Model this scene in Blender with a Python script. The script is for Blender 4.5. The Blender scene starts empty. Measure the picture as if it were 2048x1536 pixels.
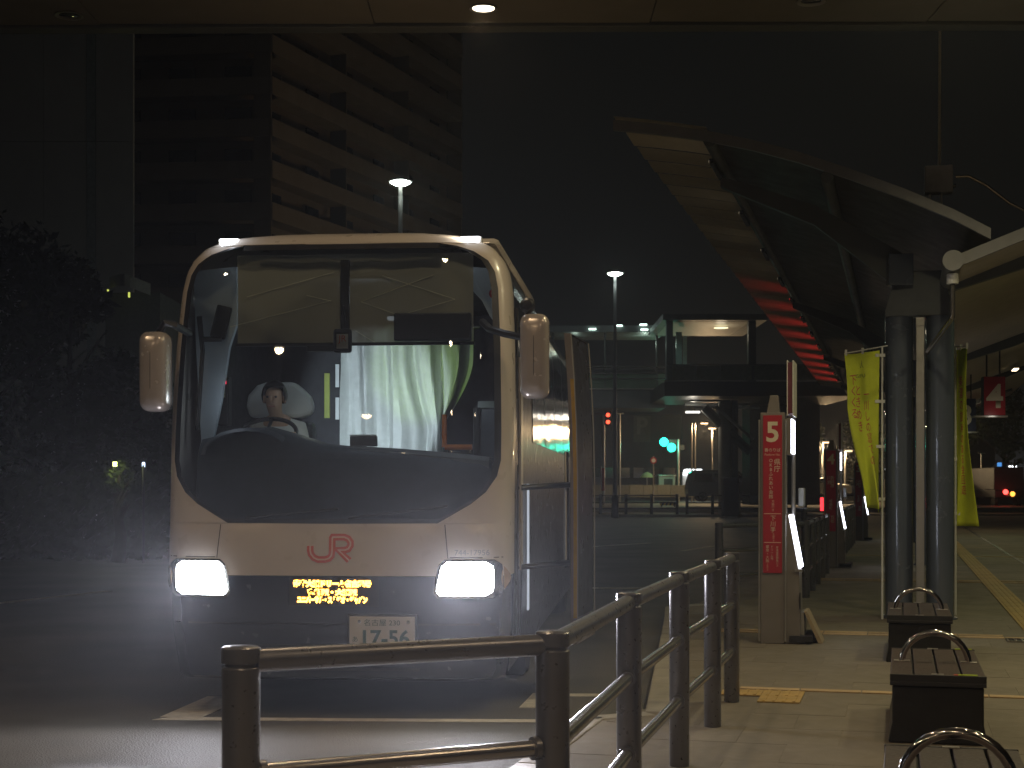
import bpy, bmesh, math, random
from mathutils import Vector, Matrix, noise as mnoise
random.seed(7)
SC = bpy.context.scene
COL = SC.collection
R = math.radians

# ------------------------------------------------------------------ camera, world, exposure
EYE = 1.52
F_PX, HOR = 3000.0, 975.0
cam_data = bpy.data.cameras.new('camera')
cam_data.sensor_width = 36.0
cam_data.lens = F_PX / 2048.0 * 36.0
cam_data.shift_y = (HOR - 768.0) / 2048.0
cam_data.dof.use_dof = True
cam_data.dof.focus_distance = 10.4
cam_data.dof.aperture_fstop = 8.0
cam_data.clip_start = 0.05
cam_data.clip_end = 3000.0
cam = bpy.data.objects.new('camera', cam_data)
cam.location = (0, 0, EYE)
cam.rotation_euler = (R(90), 0, 0)
COL.objects.link(cam)
SC.camera = cam

world = bpy.data.worlds.new('World')
SC.world = world
world.use_nodes = True
wn = world.node_tree
for n in list(wn.nodes):
    wn.nodes.remove(n)
wo = wn.nodes.new('ShaderNodeOutputWorld')
wb = wn.nodes.new('ShaderNodeBackground')
wb.inputs['Color'].default_value = (0.0034, 0.0035, 0.0032, 1)     # night sky with a little town glow
wb.inputs['Strength'].default_value = 1.0
wn.links.new(wb.outputs[0], wo.inputs[0])

SC.view_settings.view_transform = 'Standard'
SC.view_settings.look = 'None'
SC.view_settings.exposure = 0.0
SC.view_settings.gamma = 1.0
SC.view_settings.use_curve_mapping = False
SC.cycles.max_bounces = 8
SC.cycles.transparent_max_bounces = 16
SC.cycles.sample_clamp_indirect = 25.0
SC.cycles.caustics_reflective = False
SC.cycles.caustics_refractive = False
SC.cycles.use_denoising = True

# lamp powers, all in one place
HAZE = 0.00052
P_DECK = 105.0
P_HEAD = 2100.0
P_STREET = 110.0
P_CANOPY = 85.0
P_FAR = 520.0
WARM = (1.0, 0.74, 0.45)
COOL = (0.80, 0.88, 1.0)
BEAM = (0.88, 0.87, 1.0)

# ------------------------------------------------------------------ helpers
def at(x, y, Y):
    """Pixel of the photograph at the distance Y -> point of the place."""
    s = F_PX / Y
    return Vector(((x - 1024) / s, Y, EYE + (HOR - y) / s))

def gx(x, Y):
    return (x - 1024) * Y / F_PX

def gz(y, Y):
    return EYE + (HOR - y) * Y / F_PX

TH = R(14.5)
U = Vector((math.sin(TH), math.cos(TH), 0))       # along the platform
V = Vector((math.cos(TH), -math.sin(TH), 0))      # across it

def tag(o, label=None, cat=None, group=None, kind=None):
    if label: o['label'] = label
    if cat: o['category'] = cat
    if group: o['group'] = group
    if kind: o['kind'] = kind
    return o

def thing(name, label, cat, loc=(0, 0, 0), rz=0.0, group=None):
    o = bpy.data.objects.new(name, None)
    o.empty_display_size = 0.1
    o.location = loc
    o.rotation_euler = (0, 0, rz)
    COL.objects.link(o)
    return tag(o, label, cat, group)

class MB:
    def __init__(s):
        s.v = []; s.f = []
    def add(s, vs, fs):
        b = len(s.v)
        s.v += [tuple(p) for p in vs]
        s.f += [tuple(i + b for i in f) for f in fs]
        return s
    def box(s, c, d, rot=None):
        hx, hy, hz = d[0] / 2, d[1] / 2, d[2] / 2
        ps = [Vector((x, y, z)) for x in (-hx, hx) for y in (-hy, hy) for z in (-hz, hz)]
        if rot is not None:
            ps = [rot @ p for p in ps]
        c = Vector(c)
        return s.add([p + c for p in ps],
                     [(0, 1, 3, 2), (4, 6, 7, 5), (0, 4, 5, 1), (2, 3, 7, 6), (0, 2, 6, 4), (1, 5, 7, 3)])
    def bar(s, p0, p1, r, n=12, r1=None, caps=True):
        p0, p1 = Vector(p0), Vector(p1)
        r1 = r if r1 is None else r1
        d = (p1 - p0).normalized()
        a = d.orthogonal().normalized()
        b = d.cross(a)
        vs = []
        for p, rr in ((p0, r), (p1, r1)):
            for i in range(n):
                t = 2 * math.pi * i / n
                vs.append(p + a * (rr * math.cos(t)) + b * (rr * math.sin(t)))
        fs = [(i, (i + 1) % n, n + (i + 1) % n, n + i) for i in range(n)]
        if caps:
            fs += [tuple(range(n - 1, -1, -1)), tuple(range(n, 2 * n))]
        return s.add(vs, fs)
    def tube(s, pts, r, n=8, closed=False):
        pts = [Vector(p) for p in pts]
        m = len(pts)
        rings = []
        prev = None
        for i, p in enumerate(pts):
            if closed:
                d = pts[(i + 1) % m] - pts[i - 1]
            else:
                d = pts[min(i + 1, m - 1)] - pts[max(i - 1, 0)]
            d.normalize()
            if prev is None:
                a = d.orthogonal().normalized()
            else:
                a = (prev - d * prev.dot(d)).normalized()
            prev = a
            b = d.cross(a)
            rr = r[i] if isinstance(r, (list, tuple)) else r
            rings.append([p + a * (rr * math.cos(2 * math.pi * k / n)) + b * (rr * math.sin(2 * math.pi * k / n)) for k in range(n)])
        vs = [q for ring in rings for q in ring]
        fs = []
        for i in range(m if closed else m - 1):
            j = (i + 1) % m
            for k in range(n):
                fs.append((i * n + k, i * n + (k + 1) % n, j * n + (k + 1) % n, j * n + k))
        if not closed:
            fs += [tuple(range(n - 1, -1, -1)), tuple(range((m - 1) * n, m * n))]
        return s.add(vs, fs)
    def lathe(s, prof, c=(0, 0, 0), n=20, axis='z', caps=True):
        c = Vector(c)
        vs = []
        for (r, h) in prof:
            for i in range(n):
                t = 2 * math.pi * i / n
                x, y = r * math.cos(t), r * math.sin(t)
                p = {'z': Vector((x, y, h)), 'y': Vector((x, h, y)), 'x': Vector((h, x, y))}[axis]
                vs.append(c + p)
        fs = []
        for j in range(len(prof) - 1):
            for i in range(n):
                fs.append((j * n + i, j * n + (i + 1) % n, (j + 1) * n + (i + 1) % n, (j + 1) * n + i))
        if caps: fs += [tuple(range(n - 1, -1, -1)), tuple(range((len(prof) - 1) * n, len(prof) * n))]
        return s.add(vs, fs)
    def grid(s, rows, closed=False):
        m, n = len(rows), len(rows[0])
        vs = [p for r in rows for p in r]
        fs = []
        for i in range(m - 1):
            for k in range(n if closed else n - 1):
                k2 = (k + 1) % n
                fs.append((i * n + k, i * n + k2, (i + 1) * n + k2, (i + 1) * n + k))
        return s.add(vs, fs)
    def prism(s, poly, f0, f1):
        """poly: 2-D outline; f0, f1 map a 2-D point to the two end faces."""
        n = len(poly)
        vs = [f0(p) for p in poly] + [f1(p) for p in poly]
        fs = [(i, (i + 1) % n, n + (i + 1) % n, n + i) for i in range(n)]
        fs += [tuple(range(n - 1, -1, -1)), tuple(range(n, 2 * n))]
        return s.add(vs, fs)
    def build(s, name, m, parent=None, smooth=False, bevel=0.0, seg=2, loc=None):
        me = bpy.data.meshes.new(name)
        me.from_pydata(s.v, [], s.f)
        bm = bmesh.new(); bm.from_mesh(me)
        bmesh.ops.remove_doubles(bm, verts=bm.verts, dist=1e-5)
        bmesh.ops.recalc_face_normals(bm, faces=bm.faces)
        bm.to_mesh(me); bm.free()
        if smooth:
            for p in me.polygons: p.use_smooth = True
        if m is not None:
            me.materials.append(m)
        o = bpy.data.objects.new(name, me)
        COL.objects.link(o)
        if parent is not None: o.parent = parent
        if loc is not None: o.location = loc
        if smooth:
            me.set_sharp_from_angle(angle=R(40))
        if bevel > 0:
            b = o.modifiers.new('bevel', 'BEVEL')
            b.width = bevel; b.segments = seg; b.limit_method = 'ANGLE'; b.angle_limit = R(35)
        return o

def copy_tree(o, parent=None):
    c = o.copy()
    COL.objects.link(c)
    if parent is not None: c.parent = parent
    for ch in list(o.children):
        copy_tree(ch, c)
    return c

def piece_copy(o, loc, rz=0.0, parent=None):
    c = o.copy()
    c.location = loc
    c.rotation_euler = (0, 0, rz)
    COL.objects.link(c)
    if parent is not None: c.parent = parent
    return c

# ------------------------------------------------------------------ materials
MATS = {}
def mat(name, col, rough=0.6, metal=0.0, var=0.18, scale=6.0, bump=0.0, bscale=60.0, spec=0.5, coat=0.0, rnd=0.0, rvar=0.12):
    if name in MATS: return MATS[name]
    m = bpy.data.materials.new(name); m.use_nodes = True
    nt = m.node_tree; N = nt.nodes; L = nt.links
    b = N['Principled BSDF']
    b.inputs['Roughness'].default_value = rough
    b.inputs['Metallic'].default_value = metal
    b.inputs['Specular IOR Level'].default_value = spec
    b.inputs['Coat Weight'].default_value = coat
    tc = N.new('ShaderNodeTexCoord')
    nz = N.new('ShaderNodeTexNoise'); nz.inputs['Scale'].default_value = scale; nz.inputs['Detail'].default_value = 8; nz.inputs['Roughness'].default_value = 0.62
    L.new(tc.outputs['Object'], nz.inputs['Vector'])
    mr = N.new('ShaderNodeMapRange'); mr.inputs['From Min'].default_value = 0.25; mr.inputs['From Max'].default_value = 0.75
    mr.inputs['To Min'].default_value = 1 - var; mr.inputs['To Max'].default_value = 1 + var
    L.new(nz.outputs['Fac'], mr.inputs['Value'])
    mx = N.new('ShaderNodeMix'); mx.data_type = 'RGBA'; mx.blend_type = 'MULTIPLY'; mx.inputs[0].default_value = 1
    mx.inputs[6].default_value = (*col, 1)
    L.new(mr.outputs[0], mx.inputs[7])
    out = mx.outputs[2]
    if rnd > 0:
        oi = N.new('ShaderNodeObjectInfo')
        m2 = N.new('ShaderNodeMapRange'); m2.inputs['To Min'].default_value = 1 - rnd; m2.inputs['To Max'].default_value = 1 + rnd
        L.new(oi.outputs['Random'], m2.inputs['Value'])
        mx2 = N.new('ShaderNodeMix'); mx2.data_type = 'RGBA'; mx2.blend_type = 'MULTIPLY'; mx2.inputs[0].default_value = 1
        L.new(out, mx2.inputs[6]); L.new(m2.outputs[0], mx2.inputs[7]); out = mx2.outputs[2]
    L.new(out, b.inputs['Base Color'])
    rr = N.new('ShaderNodeMapRange'); rr.inputs['From Min'].default_value = 0.3; rr.inputs['From Max'].default_value = 0.7
    rr.inputs['To Min'].default_value = max(0.02, rough - rvar * rough); rr.inputs['To Max'].default_value = min(1, rough + rvar * rough)
    nz2 = N.new('ShaderNodeTexNoise'); nz2.inputs['Scale'].default_value = scale * 2.7; nz2.inputs['Detail'].default_value = 5
    L.new(tc.outputs['Object'], nz2.inputs['Vector']); L.new(nz2.outputs['Fac'], rr.inputs['Value']); L.new(rr.outputs[0], b.inputs['Roughness'])
    if bump > 0:
        nb = N.new('ShaderNodeTexNoise'); nb.inputs['Scale'].default_value = bscale; nb.inputs['Detail'].default_value = 6
        L.new(tc.outputs['Object'], nb.inputs['Vector'])
        bp = N.new('ShaderNodeBump'); bp.inputs['Strength'].default_value = bump; bp.inputs['Distance'].default_value = 0.01
        L.new(nb.outputs['Fac'], bp.inputs['Height']); L.new(bp.outputs[0], b.inputs['Normal'])
    MATS[name] = m
    return m

def emit(name, col, strength):
    if name in MATS: return MATS[name]
    m = bpy.data.materials.new(name); m.use_nodes = True
    nt = m.node_tree
    for n in list(nt.nodes): nt.nodes.remove(n)
    o = nt.nodes.new('ShaderNodeOutputMaterial'); e = nt.nodes.new('ShaderNodeEmission')
    e.inputs['Color'].default_value = (*col, 1); e.inputs['Strength'].default_value = strength
    nt.links.new(e.outputs[0], o.inputs[0])
    MATS[name] = m
    return m

def glass(name, tint, ior=1.5, rough=0.02):
    if name in MATS: return MATS[name]
    m = bpy.data.materials.new(name); m.use_nodes = True
    nt = m.node_tree; N = nt.nodes; L = nt.links
    for n in list(N): N.remove(n)
    o = N.new('ShaderNodeOutputMaterial'); mx = N.new('ShaderNodeMixShader'); fr = N.new('ShaderNodeFresnel')
    t = N.new('ShaderNodeBsdfTransparent'); g = N.new('ShaderNodeBsdfGlossy')
    fr.inputs['IOR'].default_value = ior
    t.inputs['Color'].default_value = (*tint, 1); g.inputs['Roughness'].default_value = rough
    L.new(fr.outputs[0], mx.inputs[0]); L.new(t.outputs[0], mx.inputs[1]); L.new(g.outputs[0], mx.inputs[2]); L.new(mx.outputs[0], o.inputs[0])
    MATS[name] = m
    return m

def sheer(name, col, alpha):
    """thin woven cloth that lets part of what is behind show through"""
    m = bpy.data.materials.new(name); m.use_nodes = True
    b = m.node_tree.nodes['Principled BSDF']
    b.inputs['Base Color'].default_value = (*col, 1); b.inputs['Roughness'].default_value = 0.8; b.inputs['Alpha'].default_value = alpha
    MATS[name] = m
    return m

def asphalt():
    m = bpy.data.materials.new('asphalt'); m.use_nodes = True
    nt = m.node_tree; N = nt.nodes; L = nt.links; b = N['Principled BSDF']
    tc = N.new('ShaderNodeTexCoord')
    n1 = N.new('ShaderNodeTexNoise'); n1.inputs['Scale'].default_value = 0.7; n1.inputs['Detail'].default_value = 7
    vo = N.new('ShaderNodeTexVoronoi'); vo.inputs['Scale'].default_value = 75
    n3 = N.new('ShaderNodeTexNoise'); n3.inputs['Scale'].default_value = 150; n3.inputs['Detail'].default_value = 4
    for n in (n1, vo, n3): L.new(tc.outputs['Object'], n.inputs['Vector'])
    cr = N.new('ShaderNodeValToRGB')
    cr.color_ramp.elements[0].position = 0.3; cr.color_ramp.elements[0].color = (0.078, 0.075, 0.070, 1)
    cr.color_ramp.elements[1].position = 0.72; cr.color_ramp.elements[1].color = (0.145, 0.137, 0.122, 1)
    L.new(n1.outputs['Fac'], cr.inputs[0])
    c2 = N.new('ShaderNodeValToRGB')
    c2.color_ramp.elements[0].position = 0.35; c2.color_ramp.elements[0].color = (0.42, 0.42, 0.42, 1)
    c2.color_ramp.elements[1].position = 0.7; c2.color_ramp.elements[1].color = (2.1, 2.05, 1.9, 1)
    L.new(n3.outputs['Fac'], c2.inputs[0])
    mx = N.new('ShaderNodeMix'); mx.data_type = 'RGBA'; mx.blend_type = 'MULTIPLY'; mx.inputs[0].default_value = 1
    L.new(cr.outputs[0], mx.inputs[6]); L.new(c2.outputs[0], mx.inputs[7]); L.new(mx.outputs[2], b.inputs['Base Color'])
    b.inputs['Roughness'].default_value = 0.62
    b.inputs['Specular IOR Level'].default_value = 0.35
    bp = N.new('ShaderNodeBump'); bp.inputs['Strength'].default_value = 0.55; bp.inputs['Distance'].default_value = 0.006
    L.new(vo.outputs['Distance'], bp.inputs['Height']); L.new(bp.outputs[0], b.inputs['Normal'])
    return m

M_asph = asphalt()
M_pave = mat('paving stone', (0.21, 0.18, 0.135), 0.72, var=0.32, scale=1.3, bump=0.25, bscale=90)
M_slab = mat('paving slab stone', (0.21, 0.182, 0.138), 0.66, var=0.16, scale=3.0, bump=0.22, bscale=110, rnd=0.06)
M_kerb = mat('kerb concrete', (0.36, 0.33, 0.28), 0.75, var=0.2, scale=4, bump=0.25)
M_band = mat('sand coloured border brick', (0.50, 0.36, 0.20), 0.65, var=0.2, scale=8, rnd=0.12)
M_tact = mat('yellow tactile tile', (0.46, 0.31, 0.10), 0.6, var=0.22, scale=6, rnd=0.1)
M_white = mat('road paint', (0.66, 0.60, 0.50), 0.65, var=0.25, scale=9, bump=0.2, bscale=120)
M_post = mat('brown bronze metal', (0.205, 0.20, 0.205), 0.30, 0.7, var=0.03, scale=14)
M_steel = mat('brushed steel', (0.42, 0.40, 0.38), 0.24, 0.9, var=0.08, scale=20)
M_dark = mat('dark painted metal', (0.035, 0.035, 0.038), 0.45, 0.3, var=0.15)
M_black = mat('black plastic', (0.012, 0.012, 0.013), 0.42, var=0.2)
M_rubber = mat('black rubber', (0.010, 0.010, 0.010), 0.7, var=0.2)
M_bus = mat('white bus paint', (0.62, 0.555, 0.495), 0.30, var=0.06, scale=2.5, coat=0.4)
M_navy = mat('dark blue bus paint', (0.020, 0.026, 0.040), 0.25, var=0.15, scale=3, coat=0.5)
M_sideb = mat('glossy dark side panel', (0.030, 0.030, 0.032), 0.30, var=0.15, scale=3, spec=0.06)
M_red = mat('red sign panel', (0.42, 0.018, 0.030), 0.4, var=0.08, scale=5)
M_redlogo = mat('red orange emblem', (0.62, 0.10, 0.05), 0.35, var=0.05)
M_cream = mat('cream lettering', (0.75, 0.66, 0.50), 0.5, var=0.05)
M_pale = mat('pale line', (0.80, 0.55, 0.42), 0.45, var=0.04)
M_pillar = mat('stop pillar grey', (0.24, 0.215, 0.195), 0.5, 0.3, var=0.12, scale=5)
M_blue = mat('blue grey column paint', (0.125, 0.148, 0.195), 0.25, 0.2, coat=1.0, var=0.03, scale=3)
M_alu = mat('aluminium', (0.48, 0.46, 0.44), 0.35, 0.75, var=0.08, scale=9)
M_roof = mat('canopy roof sheet', (0.045, 0.043, 0.040), 0.55, 0.2, var=0.12, scale=1.5)
M_fin = mat('canopy louvre', (0.58, 0.52, 0.42), 0.5, 0.1, var=0.12, scale=4, rnd=0.15)
M_edge = mat('canopy edge trim', (0.24, 0.24, 0.25), 0.45, 0.3, var=0.1)
M_flag = mat('yellow green banner cloth', (0.62, 0.70, 0.04), 0.8, var=0.12, scale=5, bump=0.1, bscale=300)
M_flagtxt = mat('magenta red print', (0.55, 0.03, 0.07), 0.8, var=0.1)
M_flagdark = mat('dark green print', (0.05, 0.10, 0.04), 0.8, var=0.1)
M_whitepl = mat('white plastic', (0.70, 0.70, 0.68), 0.4, var=0.05)
M_wood = mat('brown bench plank', (0.055, 0.036, 0.030), 0.5, var=0.3, scale=18, bump=0.2, bscale=70, rnd=0.15)
M_stone = mat('dark bench block', (0.020, 0.020, 0.020), 0.35, var=0.3, scale=6, bump=0.3, bscale=22)
M_conc = mat('concrete', (0.32, 0.30, 0.26), 0.8, var=0.2, scale=0.8, bump=0.2, bscale=14)
M_soffit = mat('deck soffit sheet', (0.17, 0.155, 0.125), 0.6, var=0.12, scale=0.8, rnd=0.06)
M_apt = mat('apartment wall', (0.20, 0.165, 0.13), 0.8, var=0.15, scale=0.3)
M_aptb = mat('balcony parapet', (0.23, 0.19, 0.15), 0.75, var=0.12, scale=0.4, rnd=0.1)
M_greyb = mat('pale grey cladding', (0.66, 0.66, 0.62), 0.7, var=0.12, scale=0.25, rnd=0.06)
M_win = mat('dark window glass', (0.010, 0.012, 0.014), 0.12, var=0.2)
M_coach = mat('coach side glass', (0.010, 0.012, 0.014), 0.12, var=0.2, spec=0.15, bump=0.7, bscale=2.4)
M_leaf = mat('dark foliage', (0.030, 0.045, 0.018), 0.75, var=0.4, scale=3, rnd=0.2)
M_bark = mat('bark', (0.03, 0.024, 0.018), 0.9, var=0.3, scale=9, bump=0.4)
M_green = mat('green tinted parapet glass', (0.14, 0.20, 0.15), 0.25, var=0.1, scale=1.0)
M_bridge = mat('bridge steel grey', (0.11, 0.12, 0.12), 0.5, 0.2, var=0.15, scale=1.0)
M_dash = mat('grey dashboard vinyl', (0.16, 0.165, 0.17), 0.6, var=0.1, scale=8, bump=0.1, bscale=200)
M_dashd = mat('slate dashboard vinyl', (0.060, 0.068, 0.080), 0.6, var=0.12, scale=8)
M_inter = mat('bus interior lining', (0.03, 0.03, 0.034), 0.8, var=0.2)
M_trim = mat('pale blue grey pillar trim', (0.42, 0.48, 0.54), 0.6, var=0.08)
M_curt = mat('pale curtain cloth', (0.62, 0.64, 0.62), 0.85, var=0.10, scale=14, bump=0.25, bscale=45)
M_cover = mat('white seat cover', (0.72, 0.74, 0.74), 0.8, var=0.06, scale=10)
M_skin = mat('skin', (0.55, 0.36, 0.26), 0.55, var=0.06)
M_shirt = mat('white shirt', (0.72, 0.73, 0.72), 0.8, var=0.05)
M_hair = mat('black hair', (0.012, 0.010, 0.009), 0.35, var=0.2)
M_trous = mat('dark trousers', (0.02, 0.022, 0.03), 0.8)
M_orange = mat('orange grab rail', (0.62, 0.17, 0.02), 0.3, var=0.08)
M_yel = mat('yellow warning tape', (0.46, 0.28, 0.02), 0.45, var=0.12, scale=12)
M_mirror = mat('bus mirror shell', (0.50, 0.44, 0.40), 0.25, 0.35, var=0.06)
M_vanp = mat('grey car paint', (0.15, 0.16, 0.155), 0.25, 0.4, var=0.06, coat=0.4)
M_carw = mat('silver car paint', (0.34, 0.34, 0.32), 0.25, 0.4, var=0.06, coat=0.4)
M_plate = mat('white number plate', (0.60, 0.57, 0.52), 0.5, var=0.05)
M_plgreen = mat('dark green plate ink', (0.03, 0.09, 0.06), 0.5)
M_navysign = mat('navy sign panel', (0.02, 0.022, 0.07), 0.4, var=0.1)
M_chrome = mat('polished chrome', (0.62, 0.60, 0.58), 0.10, 1.0, var=0.04)

E_head = emit('headlamp glow', (0.90, 0.94, 1.0), 45)
E_mark = emit('marker lamp glow', (0.88, 0.93, 1.0), 14)
E_led = emit('amber led', (1.0, 0.44, 0.05), 12.0)
E_down = emit('warm downlight lens', (1.0, 0.85, 0.62), 6)
E_strip = emit('lit sign panel', (0.84, 0.88, 1.0), 7.0)
E_street = emit('white street lamp lens', (0.86, 1.0, 0.92), 30)
E_green = emit('green signal lens', (0.02, 1.0, 0.62), 7)
E_redl = emit('red signal lens', (1.0, 0.07, 0.03), 4)
E_warmf = emit('far warm lamp lens', (1.0, 0.66, 0.32), 5)
E_whitef = emit('lit white shop sign', (0.92, 0.97, 1.0), 3.0)
E_redd = emit('red digit display', (1.0, 0.02, 0.06), 3)
E_tail = emit('tail lamp lens', (1.0, 0.05, 0.04), 6)
E_amber = emit('amber lamp lens', (1.0, 0.42, 0.06), 2.5)
E_yelwin = emit('yellow lit window', (0.75, 0.85, 0.16), 0.9)
G_wind = glass('windscreen glass', (0.80, 0.86, 0.86), 1.55, 0.015)
G_door = glass('door glass', (0.28, 0.30, 0.32), 1.9, 0.02)
G_clear = glass('clear lamp glass', (0.9, 0.9, 0.9), 1.5, 0.03)

def lamp(kind, name, loc, power, col, parent=None, aim=None, size=None, blend=0.4, radius=0.05):
    l = bpy.data.lights.new(name, kind)
    l.energy = power; l.color = col
    if kind == 'SPOT':
        l.spot_size = size; l.spot_blend = blend; l.shadow_soft_size = radius
    elif kind == 'POINT':
        l.shadow_soft_size = radius
    elif kind == 'AREA':
        l.shape = 'DISK'; l.size = radius * 2
    o = bpy.data.objects.new(name, l)
    o.location = loc
    if aim is not None:
        o.rotation_euler = Vector(aim).to_track_quat('-Z', 'Y').to_euler()
    COL.objects.link(o)
    if parent is not None: o.parent = parent
    return o

def text_mesh(body, size, ext=0.0, spacing=1.0, line=1.0, align='CENTER', bold=0.0):
    c = bpy.data.curves.new('lettering', 'FONT')
    c.body = body; c.size = size; c.extrude = ext; c.align_x = align; c.align_y = 'CENTER'
    c.space_character = spacing; c.space_line = line; c.offset = bold; c.resolution_u = 3
    o = bpy.data.objects.new('lettering', c); COL.objects.link(o)
    dg = bpy.context.evaluated_depsgraph_get(); dg.update()
    me = bpy.data.meshes.new_from_object(o.evaluated_get(dg))
    bpy.data.objects.remove(o)
    return me

def text(body, size, m, parent, fn, width=None, height=None, **kw):
    """lettering whose 2-D points are placed by fn(x, y) -> 3-D point"""
    me = text_mesh(body, size, **kw)
    xs = [v.co.x for v in me.vertices] or [0]; ys = [v.co.y for v in me.vertices] or [0]
    cx, cy = (min(xs) + max(xs)) / 2, (min(ys) + max(ys)) / 2
    sx = width / (max(xs) - min(xs)) if width else 1
    sy = height / (max(ys) - min(ys)) if height else (sx if width else 1)
    if height and not width: sx = sy
    for v in me.vertices:
        v.co = fn((v.co.x - cx) * sx, (v.co.y - cy) * sy)
    me.materials.clear(); me.materials.append(m)
    o = bpy.data.objects.new('lettering', me); COL.objects.link(o)
    o.parent = parent
    return o

def vert(s): return '\n'.join(s)

# ================================================================== SETTING
RZ = -0.10                                            # the road lies a kerb's height below the pavement
o = MB().grid([[(-420, -60, RZ), (420, -60, RZ)], [(-420, 800, RZ), (420, 800, RZ)]]).build('road', M_asph)
tag(o, kind='structure')

def P(t, w, z=0.0):
    p = U * t + V * w
    return Vector((p.x, p.y, z))

kerb_line = [(-3.5, -5.3), (-1.0, 4.34), (0.46, 9.95), (0.90, 10.15), (1.757, 17.34), (1.95, 19.1), (2.42, 19.6), (13.1, 61.0), (18.9, 83.0)]
right_line = [(-3.5 + 14, -5.3), (18.9 + 26, 83.0)]
poly = [Vector((x, y, 0)) for x, y in kerb_line] + [Vector((x, y, 0)) for x, y in reversed(right_line)]
m = MB()
m.prism([(p.x, p.y) for p in poly], lambda p: (p[0], p[1], RZ - 0.05), lambda p: (p[0], p[1], -0.0036))
pave = tag(m.build('pavement', M_pave), kind='structure')
# kerb stones along the edge, one by one as far as they can be told apart
def along(line, step):
    out = []; carry = 0.0
    for (a, b) in zip(line[:-1], line[1:]):
        a, b = Vector((*a, 0)), Vector((*b, 0)); L = (b - a).length; n = max(1, round(L / step))
        for i in range(n): out.append((a.lerp(b, i / n), a.lerp(b, (i + 1) / n)))
    return out
for a, b in along(kerb_line[1:7], 0.6):
    d = (b - a).normalized(); nrm = Vector((d.y, -d.x, 0))
    q = [a + d * 0.004, b - d * 0.004, b - d * 0.004 + nrm * 0.16, a + d * 0.004 + nrm * 0.16]
    k = MB().prism([(p.x, p.y) for p in q], lambda p: (p[0], p[1], RZ - 0.04), lambda p: (p[0], p[1], 0.006)).build('kerb_stone', M_kerb, pave, bevel=0.012)
# paving slabs
SL = 0.6
slab = MB().box((0, 0, -0.018), (SL - 0.003, SL - 0.003, 0.036)).build('paving_slab', M_slab, pave)
first = True
def inside_kerb(p):
    line = kerb_line
    for (a, b) in zip(line[:-1], line[1:]):
        if a[1] <= p.y <= b[1]:
            return p.x > a[0] + (b[0] - a[0]) * (p.y - a[1]) / (b[1] - a[1]) + 0.42
    return False
for i in range(0, 28):
    for j in range(-4, 8):
        p = P(3.9 + SL * i, -0.95 + SL * (j + (0.5 if i % 2 else 0)))
        if not inside_kerb(p) or p.y < 3: continue
        sx = 1024 + F_PX * (p.x - 0.3) / p.y
        if sx > 2150 or i > 24: continue
        z = random.uniform(-0.0022, 0.0)
        if first:
            slab.location = (p.x, p.y, z); slab.rotation_euler = (0, 0, -TH); first = False
        else:
            piece_copy(slab, (p.x, p.y, z), -TH, pave)
# border bricks laid across the platform
brick = MB().box((0, 0, 0.001), (0.44, 0.11, 0.010)).build('border_brick', M_band, pave, bevel=0.002, seg=1)
first = True
for t, w0, w1 in ((11.42, -0.95, 4.2), (15.9, -1.9, 4.8), (25.1, -2.0, 5.5), (34.5, -2.0, 6.5)):
    w = w0
    while w < w1:
        p = P(t, w, 0.003)
        if first: brick.location = p; brick.rotation_euler = (0, 0, -TH); first = False
        else: piece_copy(brick, p, -TH, pave)
        w += 0.45
for t, w0, w1 in ((15.98, -1.9, 0.9), (25.35, -2.0, 5.5)):
    w = w0
    while w < w1:
        piece_copy(brick, P(t + 0.14, w, 0.003), -TH, pave); w += 0.45
# tactile tiles: bars for the guide strip, one patch by the fence
tm = MB().box((0, 0, 0.004), (0.296, 0.296, 0.008))
for k in range(4): tm.box((-0.105 + 0.07 * k, 0, 0.0105), (0.022, 0.27, 0.005))
tact = tm.build('tactile_tile', M_tact, pave)
p = P(11.15, -0.83, 0.002); tact.location = p; tact.rotation_euler = (0, 0, -TH)
piece_copy(tact, P(11.15, -1.13, 0.002), -TH, pave); piece_copy(tact, P(10.85, -0.83, 0.002), -TH, pave)
for k in range(100):
    piece_copy(tact, P(14.4 + 0.3 * k, 1.42, 0.002), -TH, pave)
# slot drain and grating
MB().box((0, 0, -0.002), (0.07, 46, 0.006)).build('drain_slot', M_black, pave, loc=None)
dsl = bpy.data.objects['drain_slot']; dsl.location = P(38, 2.4, 0.002); dsl.rotation_euler = (0, 0, -TH)
gm = MB()
gm.box((0, 0.145, 0.004), (0.8, 0.02, 0.012)).box((0, -0.145, 0.004), (0.8, 0.02, 0.012))
for k in range(12): gm.box((-0.385 + 0.07 * k, 0, 0.003), (0.022, 0.29, 0.010))
gr = gm.build('drain_grate', M_steel, pave); gr.location = P(15.62, 1.42, 0.004); gr.rotation_euler = (0, 0, -TH)
go = MB().box((0, 0, 0), (0.8, 0.3, 0.002)).build('drain_opening', M_black, pave); go.location = P(15.62, 1.42, 0.002); go.rotation_euler = (0, 0, -TH)

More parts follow.
